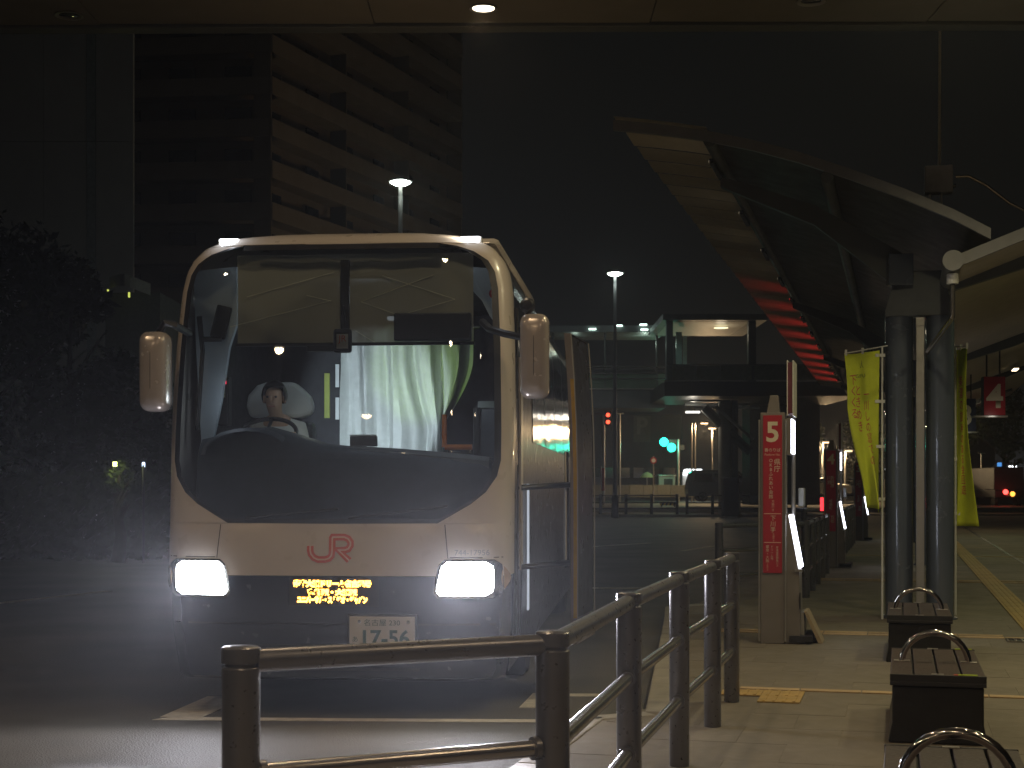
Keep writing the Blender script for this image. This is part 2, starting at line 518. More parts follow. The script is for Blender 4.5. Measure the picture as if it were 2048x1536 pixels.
# painted markings of the bay
def paint(pts, name='bay_marking'):
    o = MB().prism(pts, lambda p: (p[0], p[1], RZ - 0.02), lambda p: (p[0], p[1], RZ + 0.004)).build(name, M_white)
    return tag(o, kind='structure')
def rp(x, y):
    s = (y - HOR) / (EYE - RZ)
    return ((x - 1024) / s, F_PX / s)
a, b = rp(310, 1437), rp(1229, 1443)
ex = Vector((b[0] - a[0], b[1] - a[1])).normalized(); ey = Vector((-ex.y, ex.x))
a2, b2 = Vector(a), Vector(b)
paint([tuple(a2 - ey * 0.07), tuple(b2 - ey * 0.07), tuple(b2 + ey * 0.05), tuple(a2 + ey * 0.05 + ex * 0.1)])
sd = (Vector(rp(386, 1404)) - Vector(a)).normalized()
q0 = a2 + ey * 0.052 + ex * 0.02
paint([tuple(q0), tuple(q0 + ex * 0.30), tuple(q0 + ex * 0.30 + sd * 1.05), tuple(q0 + sd * 1.05)])
c, d = Vector(rp(1120, 1393)), Vector(rp(1230, 1393))
paint([tuple(c), tuple(d), tuple(d + ey * 0.14), tuple(c + ey * 0.14)])
paint([rp(1038, 1416), rp(1100, 1416), rp(1134, 1387), rp(1066, 1387)])
# long lane line on the far left of the bus, and dashes beyond the platform
l0, l1 = Vector(rp(-140, 1222)), Vector(rp(215, 1182))
n = (l1 - l0).normalized(); nn = Vector((-n.y, n.x)) * 0.09
paint([tuple(l0 - nn), tuple(l1 - nn), tuple(l1 + nn), tuple(l0 + nn)], 'lane_line')
for (x0, y0, x1, y1) in ((1180, 1176, 1330, 1177), (1365, 1102, 1425, 1092), (1190, 1093, 1300, 1086)):
    l0, l1 = Vector(rp(x0, y0)), Vector(rp(x1, y1)); n = (l1 - l0).normalized(); nn = Vector((-n.y, n.x)) * 0.08
    paint([tuple(l0 - nn), tuple(l1 - nn), tuple(l1 + nn), tuple(l0 + nn)], 'lane_line')

# the far side of the forecourt: a raised pavement and the street behind it
fp = MB().prism([(-60, 82), (70, 82), (70, 90.5), (-60, 90.5)], lambda p: (p[0], p[1], RZ - 0.1), lambda p: (p[0], p[1], 0.02)).build('far_pavement', M_pave)
tag(fp, kind='structure')
fk = MB()
for k in range(62):
    MB().box((-15 + k * 1.2, 81.88, -0.02), (1.19, 0.24, 0.16)).build('kerb_stone', M_kerb, fp)
fs = MB().prism([(-120, 91), (160, 91), (160, 240), (-120, 240)], lambda p: (p[0], p[1], RZ - 0.1), lambda p: (p[0], p[1], 0.30 + (0.5 if p[1] > 100 else 0))).build('far_street', mat('far street paving', (0.20, 0.18, 0.15), 0.7))
tag(fs, kind='structure')

# ================================================================== OVERHEAD DECK
deck = thing('overhead_deck', 'dark flat underside of the elevated deck crossing above the bus at the top', 'elevated deck', (0, 0, 0))
DZ = 5.9
def edgeY(x): return 14.35 - 0.012 * x
for i in range(-6, 7):
    for j in range(-4, 5):
        x0, x1 = i * 2.6 - 1.3, i * 2.6 + 1.3
        y0, y1 = 1.6 + j * 2.5, 1.6 + (j + 1) * 2.5
        if j == 4: y1 = edgeY((x0 + x1) / 2) - 0.2
        MB().box(((x0 + x1) / 2, (y0 + y1) / 2, DZ + 0.02 + random.uniform(0, .004)), (x1 - x0 - 0.012, y1 - y0 - 0.012, 0.04)).build('soffit_panel', M_soffit, deck)
MB().box((0, 2.9, DZ + 0.38), (34, 22.4, 0.6)).build('deck_slab', M_conc, deck)
MB().prism([(-17, edgeY(-17) - 0.19), (17, edgeY(17) - 0.19), (17, edgeY(17)), (-17, edgeY(-17))], lambda p: (p[0], p[1], DZ - 0.03), lambda p: (p[0], p[1], DZ + 1.1)).build('fascia', M_bridge, deck, bevel=0.01)
for x in (-11.5, 11.5):
    MB().bar((x, 4.0, RZ), (x, 4.0, DZ), 0.4, 24).build('deck_column', M_conc, deck, smooth=True)

def downlight(x, y, lit, label, cat='ceiling light', k=1.0, col=WARM):
    t = thing('downlight', label, cat, (x, y, DZ), group='round downlights in the deck underside')
    MB().lathe([(0.095, 0.004), (0.125, -0.006), (0.13, -0.012), (0.118, -0.014), (0.10, -0.004)], n=24).build('trim_ring', M_alu, t, smooth=True)
    if lit:
        MB().lathe([(0.0, -0.002), (0.10, -0.002), (0.10, -0.006), (0.0, -0.006)], n=24).build('lens', E_down, t)
        lamp('SPOT', 'downlight_lamp', (0, 0, -0.03), P_DECK * k, col, t, aim=(0, 0, -1), size=R(158), blend=0.5, radius=0.09)
    else:
        MB().lathe([(0.10, -0.001), (0.085, -0.006), (0.0, -0.007)], n=24).build('reflector', M_chrome, t, smooth=True)
p = at(967, 21, 13.7); downlight(p.x, 13.7, True, 'lit round downlight in the deck underside, above the bus roof')
p = at(138, 38, 13.9); downlight(p.x, 13.9, False, 'unlit round downlight in the deck underside above the grey windowless building')
p = at(1622, 8, 13.5); downlight(p.x, 13.5, False, 'unlit round downlight in the deck underside above the curved canopy')
for x, nx in ((-4.6, 'above the road'), (-0.6, 'above the kerb fence'), (3.4, 'above the benches')):  # rows out of view, rear and second ones added to brighten bus and platform
    for y, ny in ((-6.5, 'sixth row'), (-2.0, 'fifth row'), (3.0, 'fourth row'), (8.0, 'third row'), (11.4, 'second row')):
        if y > 11 and x < 0: continue
        downlight(x, y, True, 'unseen lit round downlight %s, in the %s from the deck edge' % (nx, ny), k=2.6 if y > 11 else 1.0, col=(1.0, .86, .50) if y > 11 else WARM)
downlight(6.6, 11.6, True, 'added lit round downlight above the outer platform, in the second row from the deck edge', k=2.6, col=(1.0, .86, .50))  # added lamp out of view that brightens the platform
# ================================================================== THE BUS
BX, BY, BYAW = -1.27, 10.52, R(-5.0)
bus = thing('highway_bus', 'white highway coach with its headlights on, parked at the bay by the fence', 'bus', (BX, BY, RZ), BYAW)
SB = F_PX / BY
def bl(x, y, q=0.0):
    """photograph pixel on a plane q metres behind the bus front -> (local x, q, height above the road)"""
    s = F_PX / (BY + q)
    return ((x - 1024) / s - BX - 0.0875 * q, q, (EYE - RZ) - (y - HOR) / s)

def interp(tab, z):
    if z <= tab[0][0]: return tab[0][1]
    for (a, va), (b, vb) in zip(tab[:-1], tab[1:]):
        if z <= b:
            return va + (vb - va) * (z - a) / (b - a)
    return tab[-1][1]
W_T = [(.28, 1.20), (.6, 1.24), (1.0, 1.25), (1.7, 1.25), (2.07, 1.245), (2.6, 1.22), (3.0, 1.19), (3.15, 1.165), (3.24, 1.125), (3.32, 1.06), (3.37, .98), (3.41, .87), (3.44, .70), (3.455, .45)]
G_T = [(1.37, .75), (1.42, .84), (1.5, .98), (1.58, 1.08), (1.69, 1.155), (1.8, 1.178), (2.07, 1.172), (2.6, 1.145), (3.0, 1.112), (3.12, 1.088), (3.20, 1.04), (3.265, .94), (3.305, .82), (3.325, .70)]
L_T = [(.28, .06), (.6, .02), (.9, 0), (1.2, .01), (1.4, .03), (1.8, .06), (2.3, .12), (2.8, .20), (3.1, .265), (3.25, .31), (3.33, .36), (3.40, .46), (3.44, .62), (3.455, .85)]
def up(z): return z if z < 1.37 else 1.37 + (z - 1.37) * 1.031
def wid(z): return 1 + .028 * min(1, max(0, (z - 1.7) / 1.3))
W_T = [(up(z), w * wid(z)) for z, w in W_T]; G_T = [(up(z), w * wid(z)) for z, w in G_T]; L_T = [(up(z), w) for z, w in L_T]
ZTOP = up(3.455); WTOP = interp(W_T, ZTOP)
def bw(z): return interp(W_T, z)
def bg(z): return interp(G_T, z)
def by(x, z):
    t = min(1.0, abs(x) / bw(z))
    return interp(L_T, z) + 0.46 * (1 - (max(0.0, 1 - t ** 4.6)) ** (1 / 4.6))
def bp(x, z, off=0.0):
    return Vector((x, by(x, z) - off, z))
BL = 11.9                                              # body length
# --- white front shell
ZR = [1.0, 1.08, 1.18, 1.28, 1.365]
ZG = [1.37, 1.395, 1.42, 1.46, 1.5, 1.54, 1.58, 1.635, 1.69, 1.745, 1.8, 1.9, 2.0, 2.2, 2.4, 2.6, 2.8, 3.0, 3.06, 3.12, 3.16, 3.20, 3.235, 3.265, 3.285, 3.305, 3.325]
ZT = [3.33, 3.35, 3.37, 3.39, 3.41, 3.425, 3.44, 3.45, 3.455]
ZG = [up(z) for z in ZG]; ZT = [up(z) for z in ZT]
EAS = [1 - (1 - k / 9) ** 2.2 for k in range(10)]
mb = MB()
for sgn in (-1, 1):
    rows = []
    for z in ZR + ZG + ZT:
        g = bg(z) if z in ZG else 0.0
        w = bw(z)
        rows.append([bp(sgn * (w + (g - w) * (e)), z) for e in [(k / 13) ** 2.0 for k in range(14)]])
    mb.grid(rows)
front = mb.build('front_panel', M_bus, bus, smooth=True)
# --- sides and roof
zs = [.28, .6, 1.0, 1.37, 1.7, 2.07, 2.6, 3.0, 3.15, 3.24, 3.32, 3.37, 3.41, 3.44, 3.455]
zs = [up(z) for z in zs]
for sgn, nm in ((-1, 'side_panel'), (1, 'side_panel')):
    rows = [[(sgn * bw(z), by(bw(z), z), z), (sgn * bw(z), 2.5, z), (sgn * bw(z), BL, z)] for z in zs if 1.0 <= z]
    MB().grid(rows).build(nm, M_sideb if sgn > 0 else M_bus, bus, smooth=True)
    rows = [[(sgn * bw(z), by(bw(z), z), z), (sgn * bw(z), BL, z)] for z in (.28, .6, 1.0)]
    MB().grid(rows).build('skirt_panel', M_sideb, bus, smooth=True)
rp_ = MB().grid([[(x * WTOP, by(WTOP, ZTOP), ZTOP) for x in (-1, 0, 1)], [(x * WTOP, BL, ZTOP) for x in (-1, 0, 1)]])
rp_.grid([[(x, BL, .28) for x in (-1.2, 1.2)], [(x, BL, ZTOP) for x in (-1.2, 1.2)]])
rp_.build('roof', M_bus, bus)
# roof cooler box behind the front brow
rb = MB().prism([(.9, 3.50), (1.3, 3.60), (5.0, 3.62), (5.4, 3.50)], lambda p: (-0.9, p[0] + .2, p[1]), lambda p: (1.05, p[0] + .2, p[1]))
rb.build('roof_unit', M_bus, bus, bevel=0.05)
# white door pillar strips on the kerb side, dark doorway, side windows
for (y0, y1, z0, z1, mm, nm) in ((.70, .84, .45, 2.95, M_rubber, 'door_seal'), (.86, 1.06, 1.0, 2.6, M_bus, 'door_pillar'), (1.10, 1.95, .4, 2.85, M_sideb, 'doorway')):
    MB().box((1.243 if z1 < 2.7 else 1.226, (y0 + y1) / 2, (z0 + z1) / 2), (0.05, y1 - y0, z1 - z0)).build(nm, mm, bus)
for k in range(6):
    y0 = 2.2 + 1.6 * k
    for sgn in (-1, 1):
        MB().grid([[(sgn * (bw(z) + .006), y, z) for y in (y0, y0 + 1.54)] for z in (2.0, 2.3, 2.6, 2.9, 3.12)]).build('side_window', M_coach, bus)
# quarter glass at the front corner, kerb side
MB().grid([[(bw(z) + .004, y, z) for y in (y0, y1)] for z, y0, y1 in ((2.55, .62, .95), (2.8, .66, 1.3), (3.05, .72, 1.7), (3.14, .78, 1.9))]).build('quarter_window', M_win, bus)
sl = MB().box((1.272, 1.5, 1.15), (.012, .10, 1.0)).build('added_glow_strip', emit('added strip glow', (.80, .88, 1.0), .5), bus)  # added glowing strip, meant to give the columns a highlight
# wheels
for (x, y) in ((-1.05, 2.55), (1.05, 2.55), (-1.05, 8.9), (1.05, 8.9)):
    w = MB().lathe([(.30, -.14), (.47, -.14), (.51, -.09), (.51, .09), (.47, .14), (.30, .14)], (x, y, .51), 28, 'x').build('wheel', M_rubber, bus, smooth=True)
    MB().lathe([(.05, -.08), (.29, -.10), (.30, .10), (.05, .08)], (x, y, .51), 20, 'x').build('rim', M_steel, w, smooth=True)
MB().box((0, 6.4, .42), (2.2, 10.6, .3)).build('underbody', M_black, bus)

# --- dark lower front with bumper lip
rows = []
for z in (.26, .28, .34, .45, .6, .8, .93, .996):
    w = bw(max(.28, z)) - .002
    rows.append([bp(w * math.sin(a * math.pi / 2 / 16) if False else w * (a / 16), max(.28, z), 0.0) + Vector((0, 0.03 if z == .26 else 0, (z - .28) if z < .28 else 0)) for a in range(-16, 17)])
MB().grid(rows).build('bumper', M_navy, bus, smooth=True)
def strip(z0, z1, x0, x1, off, n=16):
    a = [x0 + (x1 - x0) * k / n for k in range(n + 1)]
    return [[bp(x, z, off) for x in a] for z in (z0, z1)]
# bumper split line and lower grille bars
MB().grid(strip(.655, .668, -1.15, 1.15, .004)).build('bumper_seam', M_black, bus)
for k in range(4):
    MB().grid(strip(.33 + .055 * k, .352 + .055 * k, -.62, .62, .006)).build('grille_bar', M_black, bus)
# --- headlamps
def lens_patch(sgn, x0, x1, z0, z1, off, slant=0.0, n=10):
    rows = []
    for j in range(9):
        f = j / 8
        z = z0 + (z1 - z0) * f
        rd = .035 * (1 - math.sqrt(max(0, 1 - abs(2 * f - 1) ** 5)))
        a, b = x0 + slant * f + rd, x1 - rd * 1.6
        xs = [a + (b - a) * k / n for k in range(n + 1)]
        rows.append([bp(sgn * x, z, off) for x in xs])
    return rows
for sgn in (-1, 1):
    h = MB().grid(lens_patch(sgn, .715, 1.20, .845, 1.115, .004, .05)).build('headlamp', M_chrome, bus, smooth=True)
    MB().grid(lens_patch(sgn, .735, 1.14, .862, 1.10, .010, .05)).build('lit_reflector', E_head, h, smooth=True)
    for (xc, r) in ((.885, .092), (1.035, .080)):
        p = bp(sgn * xc, .985, .018)
        MB().lathe([(0.0, -.004), (r * .8, -.003), (r, .004), (0, .006)], p, 22, 'y').build('reflector', E_head, h)
        MB().grid(lens_patch(sgn, .715, 1.20, .845, 1.115, .030, .05)).build('lens_cover', G_clear, h, smooth=True)
    tl = MB()
    tl.grid([[bp(sgn * (1.205 + .042 * math.sin(k * math.pi / 6) * (1 if j else .0)), .90 + .17 * k / 6, .006 + .02 * math.sin(k * math.pi / 6)) for j in range(2)] for k in range(7)])
    tl.build('turn_lamp', mat('turn lamp lens', (.55, .40, .28), .15, coat=.5), bus, smooth=True)
    q = bp(sgn * .94, .985, .06)
    lamp('SPOT', 'headlamp_beam', q, P_HEAD, BEAM, bus, aim=(sgn * 0.03, -1, -0.06), size=R(52), blend=1.0, radius=0.09)
    lamp('SPOT', 'headlamp_spill', q, 68, BEAM, bus, aim=(0, -1, .22), size=R(172), blend=.5, radius=0.10)
    # marker lamps on the brow
    xm = .765 if sgn < 0 else .93
for (x, y) in ((448, 481), (938, 478)):
    lx = bl(x, y, .42)[0]
    z = up(3.385)
    p = bp(lx, z, .015)
    k = MB().box(p + Vector((0, .03, -.012)), (.17, .09, .05)).build('marker_lamp', M_whitepl, bus, bevel=0.012)
    MB().box(p + Vector((0, -.02, -.008)), (.135, .014, .034)).build('lens', E_mark, k, bevel=0.005)
    lamp('POINT', 'marker_glow', p + Vector((0, -.09, .04)), 1.2, COOL, bus, radius=.02)
# --- windscreen
rows = []
for z in ZG:
    g = bg(z) - .004
    rows.append([bp(g * k / 14, z, -.006) for k in range(-14, 15)])
MB().grid(rows).build('windscreen', G_wind, bus, smooth=True)
# black ceramic border of the glass, following its outline
bd = MB()
for sgn in (-1, 1):
    rows = []
    for z in ZG:
        g = bg(z)
        wd = .046 if z > 1.75 else .040
        rows.append([bp(sgn * (g - wd * e), z, -.002) for e in (0, .5, 1)])
    bd.grid(rows)
bd.grid([[bp(.72 * k / 12, z, -.002) for k in range(-12, 13)] for z in (up(3.285), up(3.305), up(3.325))])
bd.grid([[bp(.80 * k / 12, z, -.002) for k in range(-12, 13)] for z in (1.37, 1.40)])
bd.build('windscreen_border', M_black, bus, smooth=True)
# wiper arms resting low on the glass
for (x0, x1, z1) in ((-.62, .05, 1.47), (.12, .82, 1.49)):
    ww = MB()
    ww.tube([bp(x0 + (x1 - x0) * k / 8, 1.405 + (z1 - 1.405) * (k / 8), .018) for k in range(9)], .009, 6)
    ww.build('wiper', M_black, bus)
# seams of the front lid and corner panels
for sgn in (-1, 1):
    MB().grid([[bp(sgn * (.80 + .10 * (1.36 - z)) + o, z, .0015) for o in (-.003, .003)] for z in (1.125, 1.2, 1.28, 1.36)]).build('panel_gap', M_rubber, bus)
    MB().grid([[bp(sgn * x, z, .0015) for x in (.835, .95, 1.05, 1.15, 1.20)] for z in (1.128, 1.133)]).build('panel_gap', M_rubber, bus)
# --- emblem
em = MB(); ep = MB()
pathJ = [(-.158, .026), (-.158, -.01), (-.152, -.035), (-.13, -.062), (-.10, -.075), (-.045, -.075), (-.015, -.066), (.003, -.045), (.008, -.015), (.008, .085), (.012, .092), (.10, .092), (.128, .080), (.146, .055), (.146, .030), (.130, .005), (.105, -.004), (.055, -.004), (.138, -.082)]
def ribbon(mbx, path, w, off):
    pts = [Vector((x * .94, z * .94)) for x, z in path]
    Ls = []; Rs = []
    for i, p in enumerate(pts):
        d0 = (pts[i] - pts[i - 1]).normalized() if i else (pts[1] - pts[0]).normalized()
        d1 = (pts[i + 1] - pts[i]).normalized() if i < len(pts) - 1 else d0
        n0 = Vector((-d0.y, d0.x)); n1 = Vector((-d1.y, d1.x)); nn = (n0 + n1)
        nn = nn / max(.35, nn.length_squared / 2) if nn.length > .2 else n0
        Ls.append(p + nn * w / 2); Rs.append(p - nn * w / 2)
    cx, cz = .0, 1.185
    mbx.grid([[bp(cx + q.x, cz + q.y, off) for q in row] for row in (Ls, Rs)])
ribbon(em, pathJ, .047, .004); eo = em.build('emblem', M_redlogo, bus)
ribbon(ep, pathJ, .011, .0055); ep.build('emblem_inline', M_pale, eo)
# --- fleet number, small grey
text('744-17956', .05, mat('grey fleet number', (.30, .29, .30), .5), bus, lambda a, b: bp(.99 + a, 1.165 + b, .003), width=.24)
# --- destination display in the bumper
ds = MB().grid(strip(.785, .992, -.30, .34, .004, 8)).build('destination_display', M_black, bus)
for (tx, z, w) in (('青春大阪ドリーム名古屋号', .945, .555), ('京都駅・大阪駅', .887, .36), ('ユニバーサル・スタジオ・ジャパン', .832, .50)):
    text(tx, .06, E_led, ds, lambda a, b, z=z: bp(.01 + a, z + b, .008), width=w, height=.055, bold=.006)
# --- number plate
def plx(a, b, off): return Vector((.365 + a, by(.365, .6) - .02 - off, .605 + b))
pf = MB().box(plx(0, 0, 0.0), (.50, .02, .26)).build('number_plate', M_dark, bus, bevel=.006)
MB().box(plx(0, 0, .012), (.462, .008, .226)).build('plate_face', M_plate, pf, bevel=.003)
text('名古屋 230', .05, M_plgreen, pf, lambda a, b: plx(a + .0, b + .072, .018), width=.255, height=.046)
text('17-56', .12, M_plgreen, pf, lambda a, b: plx(a + .03, b - .035, .018), width=.33, height=.115, bold=.003)
text('あ', .04, M_plgreen, pf, lambda a, b: plx(a - .19, b - .045, .018), width=.036)
for x in (-.16, .185):
    MB().lathe([(.012, 0), (.012, -.004), (0, -.006)], plx(x, .078, .016), 10, 'y').build('plate_bolt', M_steel, pf)
# --- outside mirrors
def mirror(x0, x1, y0, y1, q, arm_pts, label=None):
    a = bl(x0, y1, q); b = bl(x1, y0, q)
    cx, cz, w, h = (a[0] + b[0]) / 2, (a[2] + b[2]) / 2, b[0] - a[0], b[2] - a[2]
    r = w * .30
    prof = []
    for (sx, sz, a0) in ((1, 1, 0), (-1, 1, 90), (-1, -1, 180), (1, -1, 270)):
        for k in range(6):
            t = R(a0 + 18 * k)
            prof.append((cx + sx * (w / 2 - r) + r * math.cos(t), cz + sz * (h / 2 - r) + r * math.sin(t)))
    mbm = MB()
    rings = []
    for (yy, sc) in ((q + .10, .90), (q + .07, .97), (q + .02, 1.0), (q - .05, .97), (q - .085, .88), (q - .105, .70), (q - .115, .35), (q - .118, .02)):
        rings.append([(cx + (px - cx) * (sc if sc > .8 else sc), yy, cz + (pz - cz) * (1 - (1 - sc) * .55)) for px, pz in prof])
    mbm.grid(rings, closed=True)
    mo = mbm.build('wing_mirror', M_mirror, bus, smooth=True)
    MB().prism(prof, lambda p: (cx + (p[0] - cx) * .93, q + .101, cz + (p[1] - cz) * .96), lambda p: (cx + (p[0] - cx) * .93, q + .115, cz + (p[1] - cz) * .96)).build('mirror_glass', M_black, mo)
    MB().tube(arm_pts, .028, 8).build('mirror_arm', M_black, mo, smooth=True)
    return mo
p0 = bp(-1.10, 2.74, -.01); c = bl(300, 662, -.05)
mirror(274, 330, 660, 822, -.04, [p0, Vector((-1.12, -.02, 2.77)), Vector((c[0] + .08, -.06, 2.78)), Vector((c[0] + .03, -.03, 2.72))])
c = bl(1070, 640, -.05)
mr = mirror(1042, 1099, 632, 800, -.02, [bp(1.04, 2.80, -.0), bp(1.10, 2.74, .10), Vector((1.22, .02, 2.69)), Vector((1.34, -.04, 2.66)), Vector((1.40, -.0, 2.70))])
rm = bl(1056, 615, .02)
MB().lathe([(0.0, -.05), (.035, -.04), (.055, 0), (.05, .05), (.0, .06)], (rm[0], rm[1], rm[2]), 14, 'y').build('kerb_mirror', M_black, mr, smooth=True)
MB().tube([(rm[0], .04, rm[2] - .03), (rm[0] + .01, .02, rm[2] - .13)], .016, 8).build('mirror_stem', M_black, mr)

# --- the open entrance door, swung out beside the body
door = MB()
q1, q2 = 1.10, 1.95
D0 = Vector((bl(1141, 800, q1)[0] + .0, q1)); D1 = Vector((bl(1178, 800, q2)[0], q2))
dv = (D1 - D0).normalized(); dn = Vector((dv.y, -dv.x)); DLn = (D1 - D0).length
def dp(u, z, off=0.0):
    bow = .05 * max(0.0, (z - 1.6) / 1.2) ** 2
    c = D0 + dv * u + dn * off
    return Vector((c.x - bow, c.y, z))
ZD = [.42, .5, .62, .9, 1.3, 1.7, 2.1, 2.45, 2.7, 2.80]
door.grid([[dp(u, z, .0) for u in (0, .06)] for z in ZD]); door.grid([[dp(u, z, .05) for u in (0, .06)] for z in ZD])
door.grid([[dp(0, z, o) for o in (0, .05)] for z in ZD])
door.grid([[dp(DLn - .06 + u, z, .0) for u in (0, .06)] for z in ZD]); door.grid([[dp(DLn - .06 + u, z, .05) for u in (0, .06)] for z in ZD])
door.grid([[dp(u, z, o) for u in (0, DLn)] for z in (.42, .60) for o in (0,)])
door.grid([[dp(u, z, .05) for u in (0, DLn)] for z in (.42, .60)])
door.grid([[dp(u, .42, o) for u in (0, DLn)] for o in (0, .05)])
door.grid([[dp(u, 2.8, o) for u in (0, DLn)] for o in (0, .05)])
dob = door.build('door', M_pillar, bus)
MB().grid([[dp(u, z, .012) for u in (.06, DLn - .05)] for z in ZD if z > .55]).build('door_glass', G_door, dob)
MB().grid([[dp(u, z, .038) for u in (.06, DLn - .05)] for z in ZD if z > .55]).build('door_lining', M_sideb, dob)
MB().grid([[dp(-.005, z, u) for u in (.024, .052)] for z in ZD if .6 < z < 2.5]).build('warning_tape', M_yel, dob)
MB().grid([[dp(u, z, -.004) for u in (.012, .075)] for z in ZD if .5 < z < 2.78]).build('door_seal', M_rubber, dob)
MB().tube([dp(.12, 1.0 + .1 * k, -.05) for k in range(10)], .016, 8).build('grab_handle', M_chrome, dob, smooth=True)
for z in (1.62, 1.02):
    MB().tube([(1.16, .72, z - .01), (1.28, .95, z), (D0.x - .02, q1 + .1, z + .02), (D0.x + .03, q1 + .35, z + .02)], .022, 8).build('door_arm', M_black, bus, smooth=True)

# --- inside: floor, lining, dashboard, shade, curtain, seat
iw = MB()
iw.grid([[(-1.14, y, z) for y in (.75, 3.2)] for z in (1.0, 3.0)]); iw.grid([[(1.14, y, z) for y in (2.0, 3.2)] for z in (1.0, 3.0)])
iw.grid([[(x, y, 3.18) for y in (.7, 3.2)] for x in (-1.14, 1.14)]); iw.grid([[(x, y, 1.02) for y in (.4, 3.2)] for x in (-1.14, 1.14)])
iw.grid([[(x, 3.2, z) for x in (-1.14, 1.14)] for z in (1.0, 3.2)])
iw.build('cabin_lining', M_inter, bus)
# dashboard: outline seen from the front, extruded back under a rolled top
dt = [(-1.10, 1.98), (-.98, 2.0), (-.80, 2.05), (-.62, 2.06), (-.40, 2.0), (-.18, 1.93), (.02, 1.91), (.4, 1.885), (.75, 1.85), (1.0, 1.83), (1.08, 1.80)]
rows = []
for (q, dz, lo) in ((.24, None, 1.32), (.30, -.22, 0), (.36, -.06, 0), (.44, 0, 0), (.80, .02, 0)):
    row = []
    for x, z in dt:
        qq = q + .16 * (abs(x) / 1.1) ** 4
        row.append((x, qq, lo if dz is None else z + dz))
    rows.append(row)
MB().grid(rows).build('dashboard', M_dashd, bus, smooth=True)
led = MB()
rows = []
for (q, dz) in ((.40, -.13), (.42, -.03), (.47, 0), (.95, .01)):
    rows.append([(x, q + .12 * (abs(x) / 1.1) ** 4, z + dz) for x, z in ((.02, 1.925), (.3, 1.91), (.6, 1.885), (.9, 1.86), (1.06, 1.84))])
led.grid(rows); led.build('dashboard_ledge', M_dash, bus, smooth=True)
# instrument binnacle and steering wheel
bn = MB()
rows = []
for (q, s) in ((.36, .86), (.42, 1.0), (.75, 1.0)):
    rows.append([(-.70 + .36 * s * math.cos(R(180 - 18 * k)), q, 1.86 + .20 * s * math.sin(R(18 * k))) for k in range(11)])
bn.grid(rows).build('instrument_hood', M_dashd, bus, smooth=True)
st = MB()
c = Vector((-.70, .92, 2.02)); tilt = Matrix.Rotation(R(35), 3, 'X')
st.tube([c + tilt @ Vector((.235 * math.cos(t), .235 * math.sin(t), 0)) for t in [2 * math.pi * k / 28 for k in range(28)]], .017, 8, closed=True)
for k in range(3): st.tube([c, c + tilt @ Vector((.23 * math.cos(R(90 + 120 * k)), .23 * math.sin(R(90 + 120 * k)), 0))], .014, 6)
st.build('steering_wheel', M_black, bus, smooth=True)
# roller shade across the top of the glass
shd = sheer('grey mesh shade', (.40, .385, .33), .88)
x0, x1 = bl(470, 600, .46)[0], bl(948, 600, .46)[0]
zb = bl(700, 686, .46)[2]
rows = [[(x0 + (x1 - x0) * k / 14, .475 + .008 * math.sin(k * 2.2), z) for k in range(15)] for z in (zb, zb + .25, zb + .5, 3.33)]
sh = MB().grid(rows).build('roller_shade', shd, bus, smooth=True)
MB().box(((x0 + x1) / 2, .47, zb - .008), (x1 - x0 + .02, .025, .022)).build('shade_bar', M_black, sh)
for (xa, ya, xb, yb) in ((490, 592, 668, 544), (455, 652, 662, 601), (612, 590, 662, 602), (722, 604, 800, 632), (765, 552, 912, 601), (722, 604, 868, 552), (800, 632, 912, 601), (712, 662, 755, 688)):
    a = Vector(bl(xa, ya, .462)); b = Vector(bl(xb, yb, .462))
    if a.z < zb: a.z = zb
    MB().bar(a, b, .0021, 6).build('reflection_line', mat('pale reflection line', (.66, .60, .44), .5), sh)  # thin rods standing in for lines of light reflected in the glass
# strut, mirror and display in front of the shade
a, b = bl(682, 520, .42), bl(699, 700, .42)
MB().box(((a[0] + b[0]) / 2, .42, (a[2] + b[2]) / 2), (b[0] - a[0], .03, a[2] - b[2])).build('centre_strut', M_black, bus, bevel=.004)
a, b = bl(667, 658, .36), bl(704, 706, .36)
im = MB().box(((a[0] + b[0]) / 2, .36, (a[2] + b[2]) / 2), (b[0] - a[0], .05, a[2] - b[2])).build('cabin_mirror', M_black, bus, bevel=.02, seg=3)
a2, b2 = bl(673, 668, .33), bl(696, 697, .33)
MB().box(((a2[0] + b2[0]) / 2, .332, (a2[2] + b2[2]) / 2), (b2[0] - a2[0], .004, a2[2] - b2[2])).build('mirror_label', M_plate, im)
text('JR', .04, M_redlogo, im, lambda x, y: Vector(((a2[0] + b2[0]) / 2 + x, .327, (a2[2] + b2[2]) / 2 + .012 + y)), width=.06)
a3, b3 = bl(612, 690, .38), bl(690, 703, .38)
MB().box(((a3[0] + b3[0]) / 2, .38, (a3[2] + b3[2]) / 2), (b3[0] - a3[0], .03, a3[2] - b3[2])).build('mirror_back', M_black, im, bevel=.008)
MB().tube([((a[0] + b[0]) / 2, .37, a[2]), ((a[0] + b[0]) / 2 + .02, .37, a[2] + .06), ((a[0] + b[0]) / 2 - .005, .38, a[2] + .17)], .009, 6).build('mirror_stem', M_black, im)
a, b = bl(790, 628, .40), bl(944, 683, .40)
MB().box(((a[0] + b[0]) / 2, .40, (a[2] + b[2]) / 2), (b[0] - a[0], .07, a[2] - b[2])).build('display_box', M_black, bus, bevel=.01)
